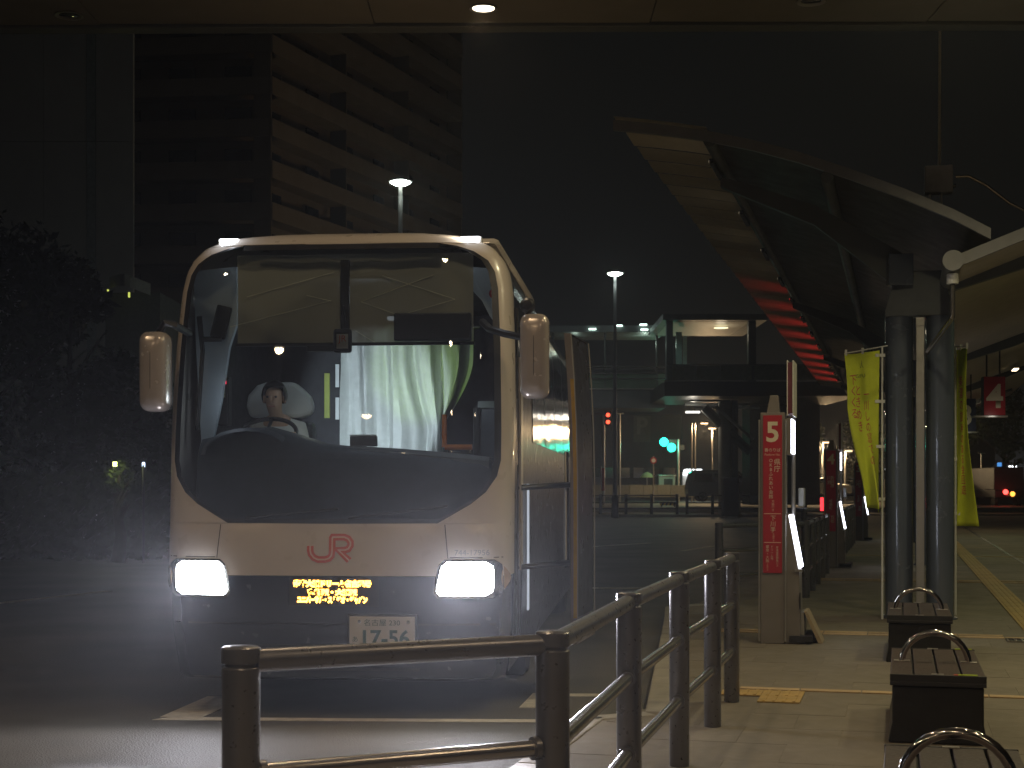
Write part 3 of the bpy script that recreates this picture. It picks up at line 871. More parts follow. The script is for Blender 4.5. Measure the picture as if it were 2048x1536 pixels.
# pale pillar trims
for pts in (((366, 532), (464, 528), (466, 640), (448, 690), (430, 800), (408, 890), (385, 890), (372, 700)), ((936, 534), (1000, 536), (1004, 665), (978, 632), (962, 600), (945, 582))):
    poly = [bl(x, y, .55) for x, y in pts]
    tr = MB().prism([(p[0], p[2]) for p in poly], lambda p: (p[0], .55 + .10 * abs(p[0]) ** 3, p[1]), lambda p: (p[0], .60 + .10 * abs(p[0]) ** 3, p[1])).build('pillar_trim', M_trim, bus)
stk = bl(987, 587, .50)
MB().lathe([(.0, -.003), (.038, -.003), (.038, 0), (.0, 0)], (stk[0], .60, stk[2]), 18, 'y').build('round_sticker', M_red, tr)
MB().lathe([(.0, -.003), (.020, -.003), (.020, 0), (.0, 0)], (stk[0], .596, stk[2]), 14, 'y').build('sticker_mark', M_cream, tr)
# a small screen on its stand by the driver
a, b = bl(420, 612, .62), bl(455, 672, .62)
fn = MB().box(((a[0] + b[0]) / 2, .62, (a[2] + b[2]) / 2), (.115, .05, .245), Matrix.Rotation(R(14), 3, 'Y')).build('cabin_monitor', M_black, bus, bevel=.012)
s0, s1, s2 = bl(392, 630, .60), bl(399, 700, .60), bl(388, 860, .60)
MB().tube([s0, s1, s2], [.022, .018, .016], 8).build('monitor_stand', M_black, fn, smooth=True)
MB().bar(bl(398, 676, .60), bl(438, 676, .61), .02).build('monitor_arm', M_black, fn)
# fare unit with red digits
a, b = bl(412, 752, .95), bl(452, 850, .95)
fu = MB().box(((a[0] + b[0]) / 2, 1.0, (a[2] + b[2]) / 2), (b[0] - a[0], .1, a[2] - b[2])).build('fare_unit', M_black, bus, bevel=.01)
a, b = bl(421, 760, .93), bl(446, 766, .93)
MB().box(((a[0] + b[0]) / 2, .945, (a[2] + b[2]) / 2), (b[0] - a[0], .006, a[2] - b[2])).build('red_digits', E_redd, fu)
kc = mat('keypad', (.35, .36, .22), .5)
for i in range(3):
    for j in range(4):
        a = bl(427 + 7 * i, 773 + 6 * j, .93)
        MB().box((a[0], .945, a[2]), (.022, .006, .018)).build('key', kc, fu)
# curtain drawn and tied behind the entrance
cx0, cx1 = bl(680, 800, 2.2)[0], bl(948, 800, 2.2)[0]
cz1, cz0 = bl(800, 650, 2.2)[2], 1.45
kx, kz = bl(882, 852, 2.2)[0], bl(882, 852, 2.2)[2]
rows = []
NZ, NX = 30, 64
for j in range(NZ + 1):
    z = cz1 + (cz0 - cz1) * j / NZ
    row = []
    for k in range(NX + 1):
        u = k / NX
        x = cx0 + (cx1 - cx0) * u
        if z < kz + .55:
            pull = min(1, max(0, (kz + .55 - z) / .55)) ** 1.6
            if z < kz: pull = max(0.0, 1 - (kz - z) / 1.2)
            if u > .42:
                f = ((u - .42) / .58)
                x = x + (kx - x) * pull * min(1, f * 1.15 + .15) * (1 if z > kz else 1)
        fold = .075 * math.sin(u * 27 + .8 * math.sin(z * 2.1)) + .03 * math.sin(u * 61 + 2.3 * z) + .020 * mnoise.noise(Vector((u * 9, z * 4, 1)))
        sag = .10 * math.sin(max(0, (z - kz)) * 3.2) * max(0, u - .45)
        row.append((x, 2.2 + fold - sag + .25 * (1 - u) * .2, z))
    rows.append(row)
MB().grid(rows).build('curtain', M_curt, bus, smooth=True)
a, b = bl(676, 655, 2.15), bl(960, 645, 2.15)
MB().bar((a[0], 2.2, a[2]), (b[0], 2.2, a[2]), .014).build('curtain_rail', M_steel, bus)
# partition beside the driver with pale edge strips
a, b = bl(596, 690, 2.25), bl(684, 930, 2.25)
pt = MB().box(((a[0] + b[0]) / 2, 2.3, (a[2] + b[2]) / 2), (b[0] - a[0], .05, a[2] - b[2])).build('partition', M_inter, bus)
for (y0, y1) in ((690, 703), (727, 773), (794, 838)):
    a, b = bl(667, y0, 2.2), bl(675, y1, 2.2)
    MB().box(((a[0] + b[0]) / 2 , 2.26, (a[2] + b[2]) / 2), (.03, .02, a[2] - b[2])).build('edge_strip', M_cover, pt)
a, b = bl(645, 745, 2.2), bl(655, 835, 2.2)
MB().box(((a[0] + b[0]) / 2, 2.26, (a[2] + b[2]) / 2), (.045, .02, a[2] - b[2])).build('edge_trim', mat('lit edge tint', (.32, .36, .08), .6), pt)  # olive colour stands in for the light on this edge
# driver's seat
seat = MB().box((-.70, 1.55, 1.75), (.50, .14, .80)).build('driver_seat', M_dashd, bus, bevel=.05)
MB().box((-.70, 1.38, 1.42), (.52, .52, .14)).build('seat_cushion', M_dashd, seat, bevel=.05)
hc = [bl(x, y, 1.45) for x, y in ((498, 835), (490, 812), (494, 790), (512, 770), (530, 764), (588, 764), (606, 778), (622, 794), (628, 815), (622, 830), (600, 836))]
MB().prism([(p[0], p[2]) for p in hc], lambda p: (p[0], 1.40, p[1]), lambda p: (p[0], 1.50, p[1])).build('headrest_cover', M_cover, seat, bevel=.03)
# grab rails, ticket machine, small tablet
a, b, c = bl(890, 830, .95), bl(890, 905, .95), bl(946, 895, .95)
MB().tube([a, (a[0], a[1], c[2])], .020, 8).build('grab_rail', M_orange, bus, smooth=True)
MB().tube([(a[0] + .005, .95, c[2]), (c[0], .95, c[2])], .022, 8).build('grab_rail', M_orange, bus, smooth=True)
a, b = bl(953, 818, .85), bl(1006, 930, .85)
tk = MB().box(((a[0] + b[0]) / 2, .95, (a[2] + b[2]) / 2), (b[0] - a[0], .2, a[2] - b[2])).build('ticket_machine', mat('slate machine case', (.07, .085, .11), .4), bus, bevel=.01)
MB().box(((a[0] + b[0]) / 2, .95, a[2] + .03), (b[0] - a[0] - .03, .18, .05)).build('machine_top', mat('grey green machine top', (.12, .16, .14), .35), tk)
a, b = bl(948, 822, .8), bl(962, 915, .8)
MB().tube([((a[0] + b[0]) / 2, .82, a[2] + .02), ((a[0] + b[0]) / 2, .82, b[2])], .028, 10).build('machine_post', M_black, tk, smooth=True)
a, b = bl(700, 872, .62), bl(754, 893, .62)
tb = MB().box(((a[0] + b[0]) / 2, .64, (a[2] + b[2]) / 2), (b[0] - a[0], .05, a[2] - b[2])).build('dash_tablet', M_dash, bus, bevel=.006)
MB().box(((a[0] + b[0]) / 2, .63, a[2] + .006), (b[0] - a[0], .04, .008)).build('tablet_edge', M_cover, tb)
# light inside the coach: unseen lamps set to light the curtain, cabin and driver
cl = MB().box((.05, 2.8, 3.12), (.25, .08, .03)).build('cabin_lamp', emit('cabin lamp lens', COOL, 1.0), bus)
lamp('SPOT', 'cabin_light', (-.12, .98, 1.98), 60, (.80, .90, 1.0), bus, aim=(.05, 1.2, .30), size=R(58), blend=.35, radius=.05)
lamp('SPOT', 'cabin_light', (.10, 1.05, 2.0), 17, (.62, 1.0, .16), bus, aim=(.22, 1.15, .62), size=R(44), blend=.5, radius=.04)
lamp('POINT', 'driver_light', (-.35, 1.0, 2.15), .25, (.95, 1.0, .85), bus, radius=.05)
for sx_ in (-.86, .88): lamp('POINT', 'trim_fill', (sx_, .42, 2.25), .9, COOL, bus, radius=.03)  # added lamps that brighten the pillar trims and shade
lamp('POINT', 'cabin_light', (0.1, .75, 3.05), 4, (.75, .87, 1.0), bus, radius=.08)

# ================================================================== THE DRIVER
drv = thing('person', 'driver in a white shirt with black hair, sitting at the coach wheel', 'person', (BX, BY, RZ), BYAW)
def skin_mesh(name, nodes, edges, mtl, parent, sub=2, root=0):
    me = bpy.data.meshes.new(name)
    me.from_pydata([n[0] for n in nodes], edges, [])
    o = bpy.data.objects.new(name, me); COL.objects.link(o)
    sm = o.modifiers.new('skin', 'SKIN'); sm.use_smooth_shade = True
    for i, n in enumerate(nodes):
        sv = me.skin_vertices[0].data[i]; r = n[1]
        sv.radius = r if isinstance(r, tuple) else (r, r)
        sv.use_root = (i == root)
    sb = o.modifiers.new('sub', 'SUBSURF'); sb.levels = sub; sb.render_levels = sub
    dg = bpy.context.evaluated_depsgraph_get(); dg.update()
    m2 = bpy.data.meshes.new_from_object(o.evaluated_get(dg))
    bpy.data.objects.remove(o)
    m2.materials.clear(); m2.materials.append(mtl)
    for p in m2.polygons: p.use_smooth = True
    o = bpy.data.objects.new(name, m2); COL.objects.link(o); o.parent = parent
    return o
hx = bl(545, 800, 1.2)[0]
H = Vector((hx, 1.20, 2.31))
def hand(base, d, side, nodes, edges, wrist):
    """palm and five unequal fingers closing round the rim"""
    k0 = len(nodes)
    pal = base + d * .045
    nodes.append((pal, (.034, .018))); edges.append((wrist, k0))
    across = Vector((side, 0, .25)).normalized()
    for i, (off, ln) in enumerate(((-.026, .070), (-.009, .080), (.009, .076), (.026, .060))):
        k = len(nodes)
        a = pal + across * off + d * .030
        nodes.append((a, .0095)); edges.append((k0, k))
        nodes.append((a + d * ln * .45 + Vector((0, 0, -.006)), .0088)); edges.append((k, k + 1))
        nodes.append((a + d * ln * .62 + Vector((0, .0, -.034)), .0080)); edges.append((k + 1, k + 2))
        nodes.append((a + d * ln * .40 + Vector((0, .0, -.050)), .0074)); edges.append((k + 2, k + 3))
    k = len(nodes)
    a = pal - across * .036 * 1 - d * .012
    nodes.append((a, .011)); edges.append((k0, k))
    nodes.append((a - across * .02 + d * .03 + Vector((0, 0, -.012)), .0095)); edges.append((k, k + 1))
    nodes.append((a - across * .016 + d * .055 + Vector((0, 0, -.026)), .0085)); edges.append((k + 1, k + 2))
nodes = [(Vector((hx, 1.40, 1.56)), (.15, .11)), (Vector((hx, 1.38, 1.75)), (.14, .10)), (Vector((hx, 1.36, 1.98)), (.165, .105)), (Vector((hx, 1.34, 2.12)), (.10, .08)),
         (Vector((hx, 1.29, 2.18)), .055), (Vector((hx, 1.25, 2.21)), .056), (H + Vector((0, .0, -.035)), (.068, .080)), (H + Vector((0, .01, .045)), (.078, .092)), (H + Vector((0, .015, .10)), (.055, .065))]
edges = [(0, 1), (1, 2), (2, 3), (3, 4), (4, 5), (5, 6), (6, 7), (7, 8)]
for s in (-1, 1):
    k = len(nodes)
    nodes += [(Vector((hx + s * .17, 1.35, 2.09)), .058), (Vector((hx + s * .24, 1.22, 1.86)), .046), (Vector((hx + s * .25, 1.10, 1.80)), .042), (Vector((hx + s * .215, .97, 1.98)), .030)]
    edges += [(3, k), (k, k + 1), (k + 1, k + 2), (k + 2, k + 3)]
    hand(nodes[k + 3][0], Vector((-s * .02, -.75, .55)).normalized(), s, nodes, edges, k + 3)
for s in (-1, 1):
    k = len(nodes)
    nodes += [(Vector((hx + s * .10, 1.32, 1.53)), .095), (Vector((hx + s * .13, .98, 1.52)), .075), (Vector((hx + s * .13, .86, 1.20)), .05), (Vector((hx + s * .13, .74, 1.12)), .04)]
    edges += [(0, k), (k, k + 1), (k + 1, k + 2), (k + 2, k + 3)]
skin_mesh('body', nodes, edges, M_skin, drv)
sn = [(Vector((hx, 1.40, 1.60)), (.165, .125)), (Vector((hx, 1.38, 1.76)), (.155, .115)), (Vector((hx, 1.36, 1.98)), (.18, .12)), (Vector((hx, 1.34, 2.115)), (.125, .095)), (Vector((hx, 1.30, 2.175)), .068)]
se = [(0, 1), (1, 2), (2, 3), (3, 4)]
for s in (-1, 1):
    k = len(sn)
    sn += [(Vector((hx + s * .17, 1.35, 2.09)), .072), (Vector((hx + s * .24, 1.22, 1.86)), .060), (Vector((hx + s * .25, 1.10, 1.80)), .055), (Vector((hx + s * .222, 1.00, 1.935)), .040)]
    se += [(3, k), (k, k + 1), (k + 1, k + 2), (k + 2, k + 3)]
skin_mesh('shirt', sn, se, M_shirt, drv)
tn = [(Vector((hx, 1.40, 1.55)), (.17, .12))]; te = []
for s in (-1, 1):
    k = len(tn)
    tn += [(Vector((hx + s * .10, 1.32, 1.53)), .105), (Vector((hx + s * .13, .98, 1.52)), .085), (Vector((hx + s * .13, .86, 1.22)), .06)]
    te += [(0, k), (k, k + 1), (k + 1, k + 2)]
skin_mesh('trousers', tn, te, M_trous, drv)
# hair: a cap over the top, back and sides of the head; face features
hr = MB(); rows = []
for j in range(9):
    ph = R(90 - j * 15)
    row = []
    for k in range(25):
        t = 2 * math.pi * k / 24
        front = max(0.0, -math.sin(t))
        ph2 = max(ph, R(90 - 62)) if front > .35 and j > 3 else ph
        row.append(H + Vector((.102 * math.cos(ph2) * math.cos(t), .02 + .118 * math.cos(ph2) * math.sin(t), .035 + .122 * math.sin(ph2))))
    rows.append(row)
hr.grid(rows).build('hair', M_hair, drv, smooth=True)
fc = MB()
fc.lathe([(0, -.022), (.010, -.014), (.017, .0), (.012, .03), (0, .045)], H + Vector((0, -.088, -.012)), 10).build('nose', M_skin, drv, smooth=True)
ey = MB()
for s in (-1, 1):
    ey.lathe([(0, -.010), (.008, -.006), (.012, 0), (.008, .006), (0, .010)], H + Vector((s * .034, -.074, .018)), 10)
ey.build('eyes', M_black, drv, smooth=True)
MB().tube([H + Vector((-.026, -.074, -.056)), H + Vector((0, -.082, -.058)), H + Vector((.026, -.074, -.056))], .006, 6).build('mouth', mat('lips', (.40, .17, .14), .5), drv, smooth=True)
er = MB()
for s in (-1, 1):
    er.lathe([(0, -.03), (.012, -.02), (.016, .01), (.01, .03), (0, .034)], H + Vector((s * .082, .01, .0)), 8)
er.build('ears', M_skin, drv, smooth=True)
# ================================================================== FENCES ALONG THE PLATFORM
FH, FR = 1.06, 0.055
def fence(name, label, pts, rails=(1.018, .69, .36), first_low=True, group=None, seg=28):
    o0 = Vector((pts[0][0], pts[0][1], 0))
    t = thing(name, label, 'fence', o0, group=group)
    L = [Vector((x, y, 0)) - o0 for x, y in pts]
    for p in L:
        po = MB().lathe([(FR - .002, 0), (FR, .004), (FR, FH - .062), (FR - .004, FH - .058)], p, seg).build('post', M_post, t, smooth=True)
        MB().lathe([(FR - .010, FH - .060), (FR - .010, FH - .048), (FR + .001, FH - .046), (FR + .001, FH - .004), (FR - .005, FH), (0, FH + .002)], p, seg).build('post_cap', M_post, po, smooth=True)
    for a, b in zip(L[:-1], L[1:]):
        d = (b - a).normalized()
        for i, z in enumerate(rails):
            r = .034 if i == 0 else .0275
            MB().bar(a + d * (FR - .012) + Vector((0, 0, z)), b - d * (FR - .012) + Vector((0, 0, z)), r, 16).build('rail', M_steel if i else M_post, t, smooth=True)
            if i:
                for q, s in ((a, 1), (b, -1)):
                    e = q + d * (s * (FR - .002)) + Vector((0, 0, z))
                    MB().bar(e, e + d * (s * .02), .038, 14).build('rail_collar', M_post, t, smooth=True)
    return t
fence('platform_fence', 'brown metal post and rail fence along the bay in front of the bus',
      [(-.784, 4.34), (.13, 4.80), (.513, 6.57), (.915, 8.20), (1.277, 9.55), (1.56, 10.65)])
def run(p0, n, step=1.5):
    p = Vector((p0[0], p0[1], 0)); return [((p + U * step * k).x, (p + U * step * k).y) for k in range(n)]
fence('platform_fence', 'metal post and rail fence between the stop pillars numbered 5 and 4',
      [(2.72, 19.7)] + run((4.06, 20.73), 5), seg=16)
fence('platform_fence', 'metal post and rail fence beyond the stop pillar numbered 4',
      [(6.55, 33.7)] + run((7.79, 35.0), 5), seg=12)
fence('platform_fence', 'farthest metal post and rail fence of the platform, beyond the third stop pillar',
      [(10.3, 48.0)] + run((11.4, 49.2), 5), seg=10)

# ================================================================== BUS STOP PILLARS
def stop_pillar(t0, w0, num, label, lines, detail=True, redlit=False):
    p = P(t0, w0)
    t = thing('bus_stop_pillar', label, 'bus stop', p, -TH, group='numbered bus stop pillars along the platform')
    # local x across the platform, local y along it, away from the camera
    body = MB().box((0, .17, 1.125), (.234, .34, 2.25)).build('pillar', M_pillar, t, bevel=.006)
    for x in (-.128, .122):
        MB().box((x, -.004, 1.10), (.016, .03, 2.16)).build('frame_post', M_alu, t, bevel=.004)
    MB().prism([(-.062, 0), (.062, 0), (.048, .17), (-.03, .17)], lambda q: (q[0] + .0, .05, 2.25 + q[1]), lambda q: (q[0], .17, 2.25 + q[1])).build('lamp_hood', M_pillar, t, bevel=.006)
    pn = MB().box((.0, -.006, 1.455), (.182, .014, 1.535)).build('number_panel', M_red, t, bevel=.003)
    f = lambda x, y, z: Vector((x, -.0145, z))
    text(num, .2, M_cream, pn, lambda a, b: Vector((a, -.0145, 2.06 + b)), height=.20, bold=.005)
    if detail:
        text('番のりば', .04, M_cream, pn, lambda a, b: Vector((a, -.0145, 1.885 + b)), width=.155)
        text('Platform No.', .02, M_pale, pn, lambda a, b: Vector((a, -.0145, 1.84 + b)), width=.15)
        for z in (1.265, .985):
            MB().box((0, -.0138, z), (.165, .002, .007)).build('divider', M_pale, pn)
        text(vert('県庁'), .07, M_cream, pn, lambda a, b: Vector((a + .045, -.0145, 1.735 + b)), height=.125)
        text(vert('OKBふれあい会館'), .05, M_cream, pn, lambda a, b: Vector((a - .015, -.0145, 1.605 + b)), height=.385)
        text(vert('方面行き'), .03, M_pale, pn, lambda a, b: Vector((a + .005, -.0145, 1.345 + b)), height=.11)
        text(vert('下川手'), .06, M_cream, pn, lambda a, b: Vector((a + .005, -.0145, 1.165 + b)), height=.16)
        text(vert('方面行き'), .03, M_pale, pn, lambda a, b: Vector((a + .01, -.0145, 1.035 + b)), height=.08)
        text(vert('東京・大阪'), .05, M_cream, pn, lambda a, b: Vector((a - .048, -.0145, .875 + b)), height=.17)
        text(vert('方面行き'), .03, M_pale, pn, lambda a, b: Vector((a - .048, -.0145, .745 + b)), height=.07)
        text(vert('ドリーム号'), .04, M_cream, pn, lambda a, b: Vector((a - .005, -.0145, .885 + b)), height=.14)
        text(vert('東海道昼特急バス'), .03, M_cream, pn, lambda a, b: Vector((a + .045, -.0145, .85 + b)), height=.20)
    else:
        for (tx, x, z, h) in (('各務原', .03, 1.63, .22), ('川島', -.03, 1.66, .16), ('岐南町', .0, 1.2, .2), ('笠松', .03, .92, .14)):
            text(vert(tx), .05, M_cream, pn, lambda a, b, x=x, z=z: Vector((a + x, -.0145, z + b)), height=h)
    # side console with the sloping lit timetable that faces the platform
    pr = [(.118, 0), (.262, 0), (.252, .70), (.150, 1.26), (.118, 1.26)]
    co = MB().prism(pr, lambda q: (q[0], .03, q[1]), lambda q: (q[0], .46, q[1])).build('timetable_console', M_pillar, t, bevel=.004)
    dx, dz = .102, -.56; ln = math.hypot(dx, dz); nx, nz = -dz / ln, -dx / ln * -1
    a0, a1 = Vector((.152, 0, 1.25)), Vector((.249, 0, .735))
    nrm = Vector((.983, 0, .18))
    MB().prism([0, 1, 2, 3], lambda i: (a0 if i in (0, 1) else a1) + Vector((0, .028 if i in (0, 3) else .42, 0)) + nrm * .001,
               lambda i: (a0 if i in (0, 1) else a1) + Vector((0, .028 if i in (0, 3) else .42, 0)) + nrm * .022).build('lit_timetable', E_strip, co)
    MB().box((.247, .02, .715), (.07, .02, .025)).build('console_lip', M_alu, co)
    # upper lit panel and the edge-on number plate above it
    up = MB().box((.146, .27, 2.02), (.05, .42, .36)).build('side_panel', M_pillar, t)
    MB().box((.178, .27, 2.02), (.012, .40, .335)).build('lit_panel', E_strip, up)
    fl = MB().box((.165, .30, 2.49), (.045, .50, .50)).build('flag_sign', mat('dull maroon sign edge', (.12, .02, .03), .5), t)
    for x in (.138, .192): MB().box((x, .30, 2.49), (.008, .52, .54)).build('sign_face', M_whitepl, fl)
    MB().bar((.165, .5, 1.2), (.165, .5, 2.25), .022).build('sign_post', M_alu, fl)
    lf = MB().box((.235, .72, 1.42), (.06, .18, .19)).build('leaflet_box', mat('grey leaflet box', (.30, .32, .34), .4), t, bevel=.01)
    MB().box((.235, .72, 1.31), (.12, .24, .012)).build('shelf', M_dark, lf)
    MB().box((.262, .03, .42), (.006, .05, .16)).build('console_latch', M_black, co)
    MB().box((.27, .35, .05), (.22, .7, .06)).build('foot_plate', M_dark, t)
    if redlit:
        rd = MB().box((-.17, .2, 1.20), (.07, .16, .25)).build('added_red_lamp', emit('added red lamp lens', (1, .03, .04), 3), t, bevel=.01)  # added lamp fixture, made up to account for the red glow
    return t
stop_pillar(14.77, -1.20, '5', 'red and grey bus stop pillar numbered 5 with a vertical list of destinations', None)
stop_pillar(29.1, -1.27, '4', 'red and grey bus stop pillar numbered 4 with a slanted lit timetable, beyond number 5', None, detail=False, redlit=True)
stop_pillar(44.2, -1.15, '3', 'dark bus stop pillar half hidden behind the lower end of the yellow banner', None, detail=False)
# folded notice board leaning open beside the first pillar
t = thing('notice_stand', 'small folded wooden A-frame standing by the foot of the stop pillar numbered 5', 'sign stand', P(14.9, -.86), -TH)
MB().prism([(-.02, 0), (.02, 0), (.01, .30), (-.02, .30)], lambda q: (q[0] - .06, 0, q[1]), lambda q: (q[0] - .06, .4, q[1])).build('board', M_alu, t)
MB().prism([(.09, 0), (.13, 0), (-.02, .31), (-.05, .31)], lambda q: (q[0], 0, q[1]), lambda q: (q[0], .4, q[1])).build('leg_frame', mat('pale wood', (.40, .31, .2), .6), t)
MB().box((.02, .2, .03), (.15, .36, .05)).build('weight', M_black, t, bevel=.01)

# ================================================================== BENCHES
def bench(t0, w0, label):
    b = thing('bench', label, 'bench', P(t0, w0), -TH, group='short benches in line on the platform')
    LN, WD, ZT = 1.52, .55, .41
    MB().prism([(-.285, 0), (.285, 0), (.262, .12), (.262, .345), (-.262, .345), (-.262, .12)], lambda q: (q[0], .03, q[1]), lambda q: (q[0], LN - .03, q[1])).build('base_block', M_stone, b, bevel=.012)
    MB().box((0, LN / 2, .358), (WD, LN, .026)).build('frame', M_dark, b, bevel=.004)
    pw = .127
    for k in range(4):
        x = -.5 * (4 * pw + 3 * .012) + pw / 2 + k * (pw + .012)
        MB().box((x, LN / 2, .393), (pw, LN - .05, .036)).build('plank', M_wood, b, bevel=.005)
    for y in (.008, LN - .008):
        MB().box((0, y, .392), (WD, .014, .042)).build('end_trim', M_dark, b, bevel=.003)
    hp = [Vector((-.205 * math.cos(R(6 + 12 * k)) if False else .205 * math.cos(R(180 - 12 * k)), .74, .40 + .195 * math.sin(R(12 * k)))) for k in range(16)]
    h = MB().tube([Vector((-.205, .74, .385))] + hp + [Vector((.205, .74, .385))], .021, 12).build('arm_hoop', M_chrome, b, smooth=True)
    for x in (-.205, .205):
        MB().box((x, .74, .4135), (.10, .06, .005)).build('hoop_plate', M_alu, h, bevel=.002)
    for y in (.03, LN - .03):
        MB().box((0, y, .414), (.07, .04, .006)).build('bracket_cap', M_alu, b)
    return b
bn1 = bench(9.19, .217, 'dark plank bench with a hoop and yellow reflective tape on its corners')
for (x, y) in ((.17, .025), (.20, 1.49)):
    MB().box((x, y, .416), (.11, .035, .004)).build('reflective_tape', mat('yellow green tape', (.45, .62, .03), .4), bn1)
MB().box((.11, .025, .4155), (.04, .034, .004)).build('red_tape', M_redlogo, bn1)
bench(13.43, .165, 'dark plank bench with a hoop, in front of the twin canopy columns')
bench(5.16, .21, 'dark block bench cut by the lower edge of the photo, its polished hoop showing')

# ================================================================== THE CANOPY
can = thing('bus_canopy', 'long curved butterfly canopy with louvred edge over the platform on twin grey columns', 'canopy', (0, 0, 0))
T0, T1 = 16.46, 62.0
def cz_left(L): return interp([(-.38, 4.22), (0, 4.44), (.5, 4.68), (1.06, 4.92), (1.6, 5.13), (2.1, 5.29), (2.56, 5.41), (3.1, 5.52), (3.63, 5.60)], L)
def cw(L): return .54 - L
LS = [-.38, 0, .5, 1.06, 1.6, 2.1, 2.56]
nseg = 8
for k in range(nseg):
    a, b = T0 + (T1 - T0) * k / nseg + .004, T0 + (T1 - T0) * (k + 1) / nseg - .004
    mbr = MB()
    mbr.grid([[P(tt, cw(L), cz_left(L)) for L in LS] for tt in (a, b)])
    mbr.grid([[P(tt, cw(L), cz_left(L) - .09) for L in LS] for tt in (a, b)])
    mbr.build('roof_panel', M_roof, can, smooth=False)
    RL = [0, .9, 1.8, 2.7, 3.6]
    mb2 = MB()
    for dz in (0, -.09):
        mb2.grid([[P(tt, .54 + L, 3.93 + .40 * L - .012 * L * L + dz) for L in RL] for tt in (a, b)])
    mb2.build('roof_panel', M_fin, can)
e = MB()
for off in (0, -.115):
    e.grid([[P(T0 - dt, cw(L), cz_left(L) + .012 + off) for L in LS + [3.1, 3.63]] for dt in (.03, -.03)])
e.grid([[P(T0 - .03, cw(L), cz_left(L) + .012 + off) for L in LS + [3.1, 3.63]] for off in (0, -.115)])
e.build('edge_trim', M_edge, can)
e = MB()
e.grid([[P(T0 - .03, .54 + L, 3.95 + .40 * L - .012 * L * L + off) for L in [0, .9, 1.8, 2.7, 3.6]] for off in (0, -.13)])
e.grid([[P(T0 + dt, .54 + L, 3.95 + .40 * L - .012 * L * L - .13) for L in [0, .9, 1.8, 2.7, 3.6]] for dt in (-.03, .03)])
e.grid([[P(T0 + dt, .54 + L, 3.95 + .40 * L - .012 * L * L) for L in [0, .9, 1.8, 2.7, 3.6]] for dt in (-.03, .03)])
e.build('edge_trim', M_edge, can)
# longitudinal beam where the louvres start
MB().bar(P(T0, cw(2.56), 5.33), P(T1, cw(2.56), 5.33), .075, 10).build('edge_beam', M_bridge, can, smooth=True)
MB().bar(P(T0, cw(1.3), 4.86), P(T1, cw(1.3), 4.86), .07, 10).build('purlin', M_bridge, can, smooth=True)
# louvres
fm = MB()
tilt = Matrix.Rotation(R(-17), 4, U.cross(Vector((0, 0, 1))))
def fpt(tl, L, dz=0):
    p = U * tl + V * (-L) + Vector((0, 0, cz_left(2.60 + L) - cz_left(2.60) + dz))
    return p
def fin_pt(tl, L, dz):
    return fpt(tl, L, dz - .05 * tl)
vs = [fin_pt(tl, L, dz) for dz in (0, -.008) for tl in (0, .55) for L in (0.0, .35, .70, 1.03)]
fs = []
for d in (0, 8):
    for k in range(3): fs.append((d + k, d + k + 1, d + 4 + k + 1, d + 4 + k))
for k in range(3): fs += [(k, k + 1, 8 + k + 1, 8 + k), (4 + k, 4 + k + 1, 12 + k + 1, 12 + k)]
fs += [(0, 4, 12, 8), (3, 7, 15, 11)]
fm.add(vs, fs)
fin = fm.build('louvre', M_fin, can)
first = True
kk = 0
tt = T0 + .02
while tt < T1 - .5:
    p = P(tt, cw(2.60), cz_left(2.60) + .06)
    if first: fin.location = p; first = False
    else: piece_copy(fin, p, 0, can)
    tt += .78
# red light bars clipped to the edge beam, washing the farther louvres
for kr in range(9):
    tr0 = 30.5 + 3.3 * kr
    p = P(tr0, cw(2.62), 5.24)
    rb_ = MB().box(p, (.05, 1.0, .05), Matrix.Rotation(-TH, 3, 'Z')).build('light_bar', M_dark, can)
    MB().box(p - V * .028, (.006, .96, .03), Matrix.Rotation(-TH, 3, 'Z')).build('red_lens', emit('red light bar lens', (1, .03, .03), 1.2), rb_)
    lamp('SPOT', 'red_wash', p - V * .30 - Vector((0, 0, .60)), 2.6 + 1.9 * min(kr, 5), (1.0, .05, .045), can, aim=(-V.x, -V.y, 1.6), size=R(120), blend=.6, radius=.05)
for kr in range(4):  # added bars and lamps that brighten the near louvres
    tr0 = 17.6 + 3.3 * kr
    p = P(tr0, cw(2.62), 5.24)
    rb_ = MB().box(p, (.05, 1.0, .05), Matrix.Rotation(-TH, 3, 'Z')).build('light_bar', M_dark, can)
    MB().box(p - V * .028, (.006, .96, .03), Matrix.Rotation(-TH, 3, 'Z')).build('added_warm_lens', emit('added warm bar lens', (1, .82, .55), .25), rb_)
    lamp('SPOT', 'added_warm_wash', p - V * .30 - Vector((0, 0, .60)), .4, (1.0, .84, .55), can, aim=(-V.x, -V.y, 1.6), size=R(130), blend=.8, radius=.05)
# valley gutter with its round end
gut = MB().bar(P(T0 - .06, .54, 3.90), P(T1, .54, 3.90), .095, 20).build('gutter', M_edge, can, smooth=True)
MB().bar(P(T0 - .10, .54, 3.90), P(T0 - .03, .54, 3.90), .108, 24).build('gutter_ring', M_edge, gut, smooth=True)
